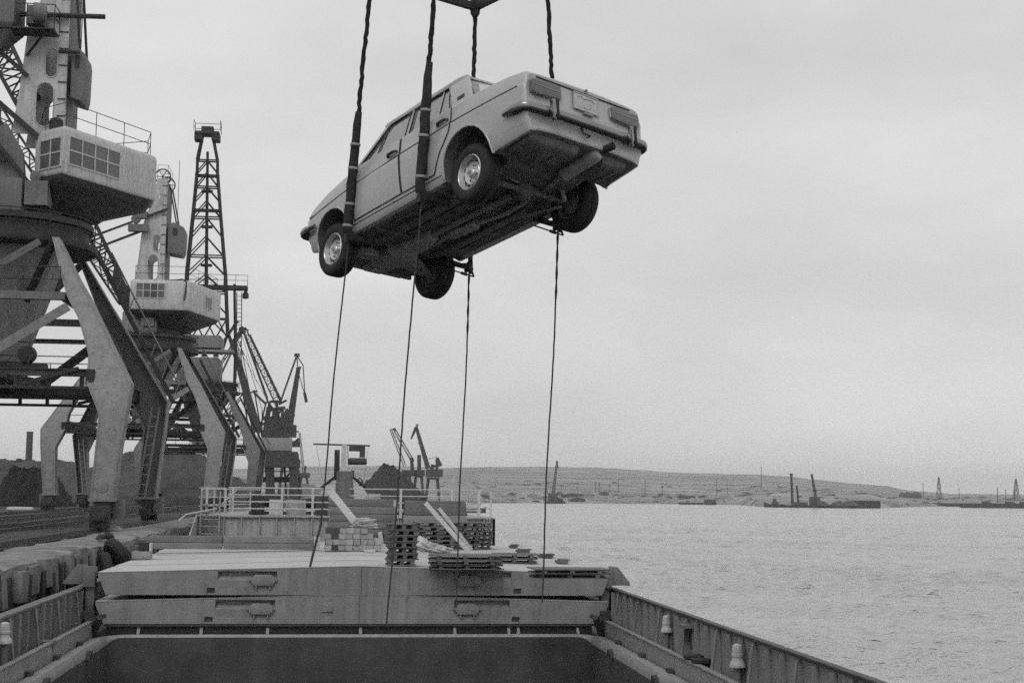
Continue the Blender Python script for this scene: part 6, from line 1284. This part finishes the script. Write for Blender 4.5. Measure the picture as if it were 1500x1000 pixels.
for k, (c, r_, hh) in enumerate(((1205, 4.0, 2.8), (1228, 5.0, 3.0), (1244, 6.0, 3.4))): g.lathe((Q(c, 740, 786).x, 786, 1.2), [(r_, 0), (r_*0.7, hh*0.5), (r_*0.25, hh*0.9), (0, hh)], n=12)
g.build('spoil_load', M_DARK2, t, ang=80)
t, a, b_ = pontoon(1251, 1286, 796, 4.4, 'tall square-sided dark barge right of the crane barge', 'hopper_barge')
for k in range(6): MB().bx(a.x+k*(b_.x-a.x)/6, a.x+k*(b_.x-a.x)/6+0.3, 791.9, 791.98, 0.3, 4.2).build('side_frame', M_DARK2, t)
t, a, b_ = pontoon(1410, 1580, 900, 3.0, 'long dark barge with two thin masts at the right picture edge', 'long_barge')
for px in (1461, 1486): MB().tube(at(px, 738, Y=900), at(px, 716, Y=900), 0.22, 6).build('mast', M_DARK, t)
for px in (1440, 1474, 1495): MB().bx(at(px, 738, Y=900).x, at(px+9, 738, Y=900).x, 898, 902, 2.9, 4.4).build('deckhouse', M_DARK2, t)
# long dark piers and the embankment on the right
for (px0, px1, Y, z0, z1, lab) in ((1352, 1600, 1010, -0.5, 2.6, 'long dark pier along the waterline on the right'), (1310, 1600, 1300, 0.0, 5.4, 'long dark embankment wall behind the right-hand pier')):
    a, b_ = at(px0, 740, Y=Y), at(px1, 740, Y=Y); t = thing('pier', lab, 'pier', ((a.x+b_.x)/2, Y, 0)); MB().ext([(a.x, Y-3), (b_.x, Y-3), (b_.x, Y+3), (a.x, Y+3)], z1-1.2, z1).build('deck', M_DARK2, t)
    n_ = 34; pp = MB().bx(0, 0.8, Y-2.6, Y-1.8, z0, z1-1.2).build('pile', M_DARK, t); pl_ = pp.location.copy()
    MB().ext([(a.x, Y-1), (b_.x, Y-1), (b_.x, Y+1), (a.x, Y+1)], z0, z1-1.2).build('back_wall', M_DARK, t)
    for k in range(n_): (pp if k == 0 else part_copy(pp, t, pl_)).location = pl_+V(a.x+(b_.x-a.x)*k/n_, 0, 0)
def pylon(px, yt, yb, Y, w, label):
    b_ = at(px, yt, Y=Y); a = V(b_.x, Y, tz(px, Y)); t = MB().lattice(a-V(0, 0, 1), b_, w, w, w*0.15, w*0.15, 7, w*0.045, side=(0, 1, 0))
    for f in (0.62, 0.8): q2 = a.lerp(b_, f); t.beam(q2-V(w*0.9*(1.2-f), 0, 0), q2+V(w*0.9*(1.2-f), 0, 0), w*0.06)
    return tag(t.build('pylon', M_DARK2), label, 'pylon', 'power pylons on the right shore')
pylon(1375, 698, 728, 1700, 5.5, 'left of the two tall lattice pylons on the right shore'); pylon(1488, 701, 730, 1700, 6.5, 'right-hand lattice pylon at the right picture edge')
for k, (px, yt, yb) in enumerate(((1352, 707, 722), (1405, 715, 730), (1461, 714, 730), (1473, 716, 730), (1115, 683, 715), (1065, 702, 726), (945, 703, 722), (906, 700, 722), (872, 704, 722), (878, 706, 722), (970, 706, 728), (1050, 705, 727))):
    b_ = at(px, yt, Y=1300); a = V(b_.x, 1300, tz(px, 1300)-0.5); g = MB().tube(a, b_, 0.36, 5, 0.22); g.box(b_-V(0, 0, 1.0), (2.2, 0.3, 0.3))
    tag(g.build('pole', M_DARK2), 'thin pole standing on the far shore', 'pole', 'thin poles on the far shore')
p = at(1334, 724, Y=1350); p.z = tz(1334, 1350)+3.5; g = MB()
for k in range(7): g.lathe((p.x+(-9+3*k), 1350+random.uniform(-2, 2), p.z-4), [(2.6, 0), (3.2, 2), (2.4, 5), (0, 6.5+random.uniform(-1, 1))], n=9)
tag(g.build('bush', M_DARK2, ang=80), 'dark clump of bushes above the sand spit on the right', 'bush')
# low sheds scattered on the far shore
rnd = random.Random(12)
for k in range(44):
    px = rnd.uniform(690, 1100); Y = smooth_interp(px, SHORE)+rnd.uniform(12, 330); p = at(px, 730, Y=Y); w = rnd.uniform(4, 11)*(0.6+Y/2500); hh = rnd.uniform(2.0, 3.6); zg = tz(px, Y)-0.3
    g = MB().extY([(p.x-w/2, zg-2), (p.x+w/2, zg-2), (p.x+w/2, zg+hh*0.7), (p.x, zg+hh), (p.x-w/2, zg+hh*0.7)], Y, Y+8)
    tag(g.build('shed', (M_FARL, M_DIRTYW, M_DARK2, M_FAR)[k % 4]), ('pale low shed on the far shore', 'white low shed on the far shore', 'dark low shed on the far shore', 'grey low shed on the far shore')[k % 4], 'shed', ('pale sheds', 'white sheds', 'dark sheds', 'grey sheds')[k % 4]+' across the water')
for k, (px, Y, w, hh, lab) in enumerate(((338, 205, 7, 3.5, 'low pale shed on the quay behind the third crane'), (436, 520, 12, 4.5, 'low pale shed far along the quay below the thin lattice crane'), (456, 600, 10, 3.5, 'low pale shed farthest along the quay, left of the light mast'))):
    p = at(px, 720, Y=Y); g = MB().extY([(p.x-w/2, QZ-1), (p.x+w/2, QZ-1), (p.x+w/2, QZ+hh*0.8), (p.x, QZ+hh), (p.x-w/2, QZ+hh*0.8)], Y, Y+9); tag(g.build('shed', M_FARL), lab, 'shed', 'quay sheds')

# scrub and rubble scattered over the far shore: too small and many to count
def scatter(name, label, n, m, seed, px0, px1, t0, t1, r0, r1, flat):
    rnd = random.Random(seed); g = MB()
    for k in range(n):
        px = rnd.uniform(px0, px1); Y0 = smooth_interp(px, SHORE); Y = Y0+(RD-Y0)*(t0+(t1-t0)*rnd.random()**1.6); p = at(px, 730, Y=Y); r_ = rnd.uniform(r0, r1)*(0.6+Y/1800); z = tz(px, Y)-0.3; w = r_*rnd.uniform(0.8, 2.6); h_ = r_*flat*rnd.uniform(0.6, 1.3)
        g.add([(p.x-w, Y, z), (p.x+w, Y, z), (p.x+w*0.8, Y+r_, z), (p.x-w*0.8, Y+r_, z), (p.x-w*0.6, Y+r_*0.3, z+h_*rnd.uniform(0.6, 1)), (p.x+w*0.5, Y+r_*0.4, z+h_), (p.x+w*0.3, Y+r_*0.8, z+h_*0.9), (p.x-w*0.5, Y+r_*0.8, z+h_*0.7)], [(0, 1, 5, 4), (1, 2, 6, 5), (2, 3, 7, 6), (3, 0, 4, 7), (4, 5, 6, 7)])
    o = g.build(name, m, kind='stuff', ang=60); o['label'] = label
scatter('shore_scrub', 'dark scrub scattered along the far shore', 330, M_DARK2, 3, 640, 1500, 0.01, 0.5, 0.6, 1.7, 0.8)
scatter('shore_rubble', 'pale stones and sand banks scattered along the far shore', 260, M_FARL, 4, 640, 1330, 0.01, 0.5, 1.2, 4.5, 0.28)

# ================================================================== THE AIR
hz = MB().bx(-3100, 3200, -80, 3600, -4.0, 62.0)
haze = hz.build('haze', M_BLACK, kind='stuff'); haze['label'] = 'pale haze filling the air over harbour and water'
hm = bpy.data.materials.new('haze_air'); hm.use_nodes = True; t = hm.node_tree; t.nodes.remove(t.nodes['Principled BSDF'])
pv = N(t, 'ShaderNodeVolumePrincipled'); pv.inputs['Color'].default_value = (0.93, 0.93, 0.93, 1); pv.inputs['Density'].default_value = 0.00021; pv.inputs['Anisotropy'].default_value = 0.2
t.links.new(pv.outputs[0], t.nodes['Material Output'].inputs['Volume'])
haze.data.materials.clear(); haze.data.materials.append(hm)
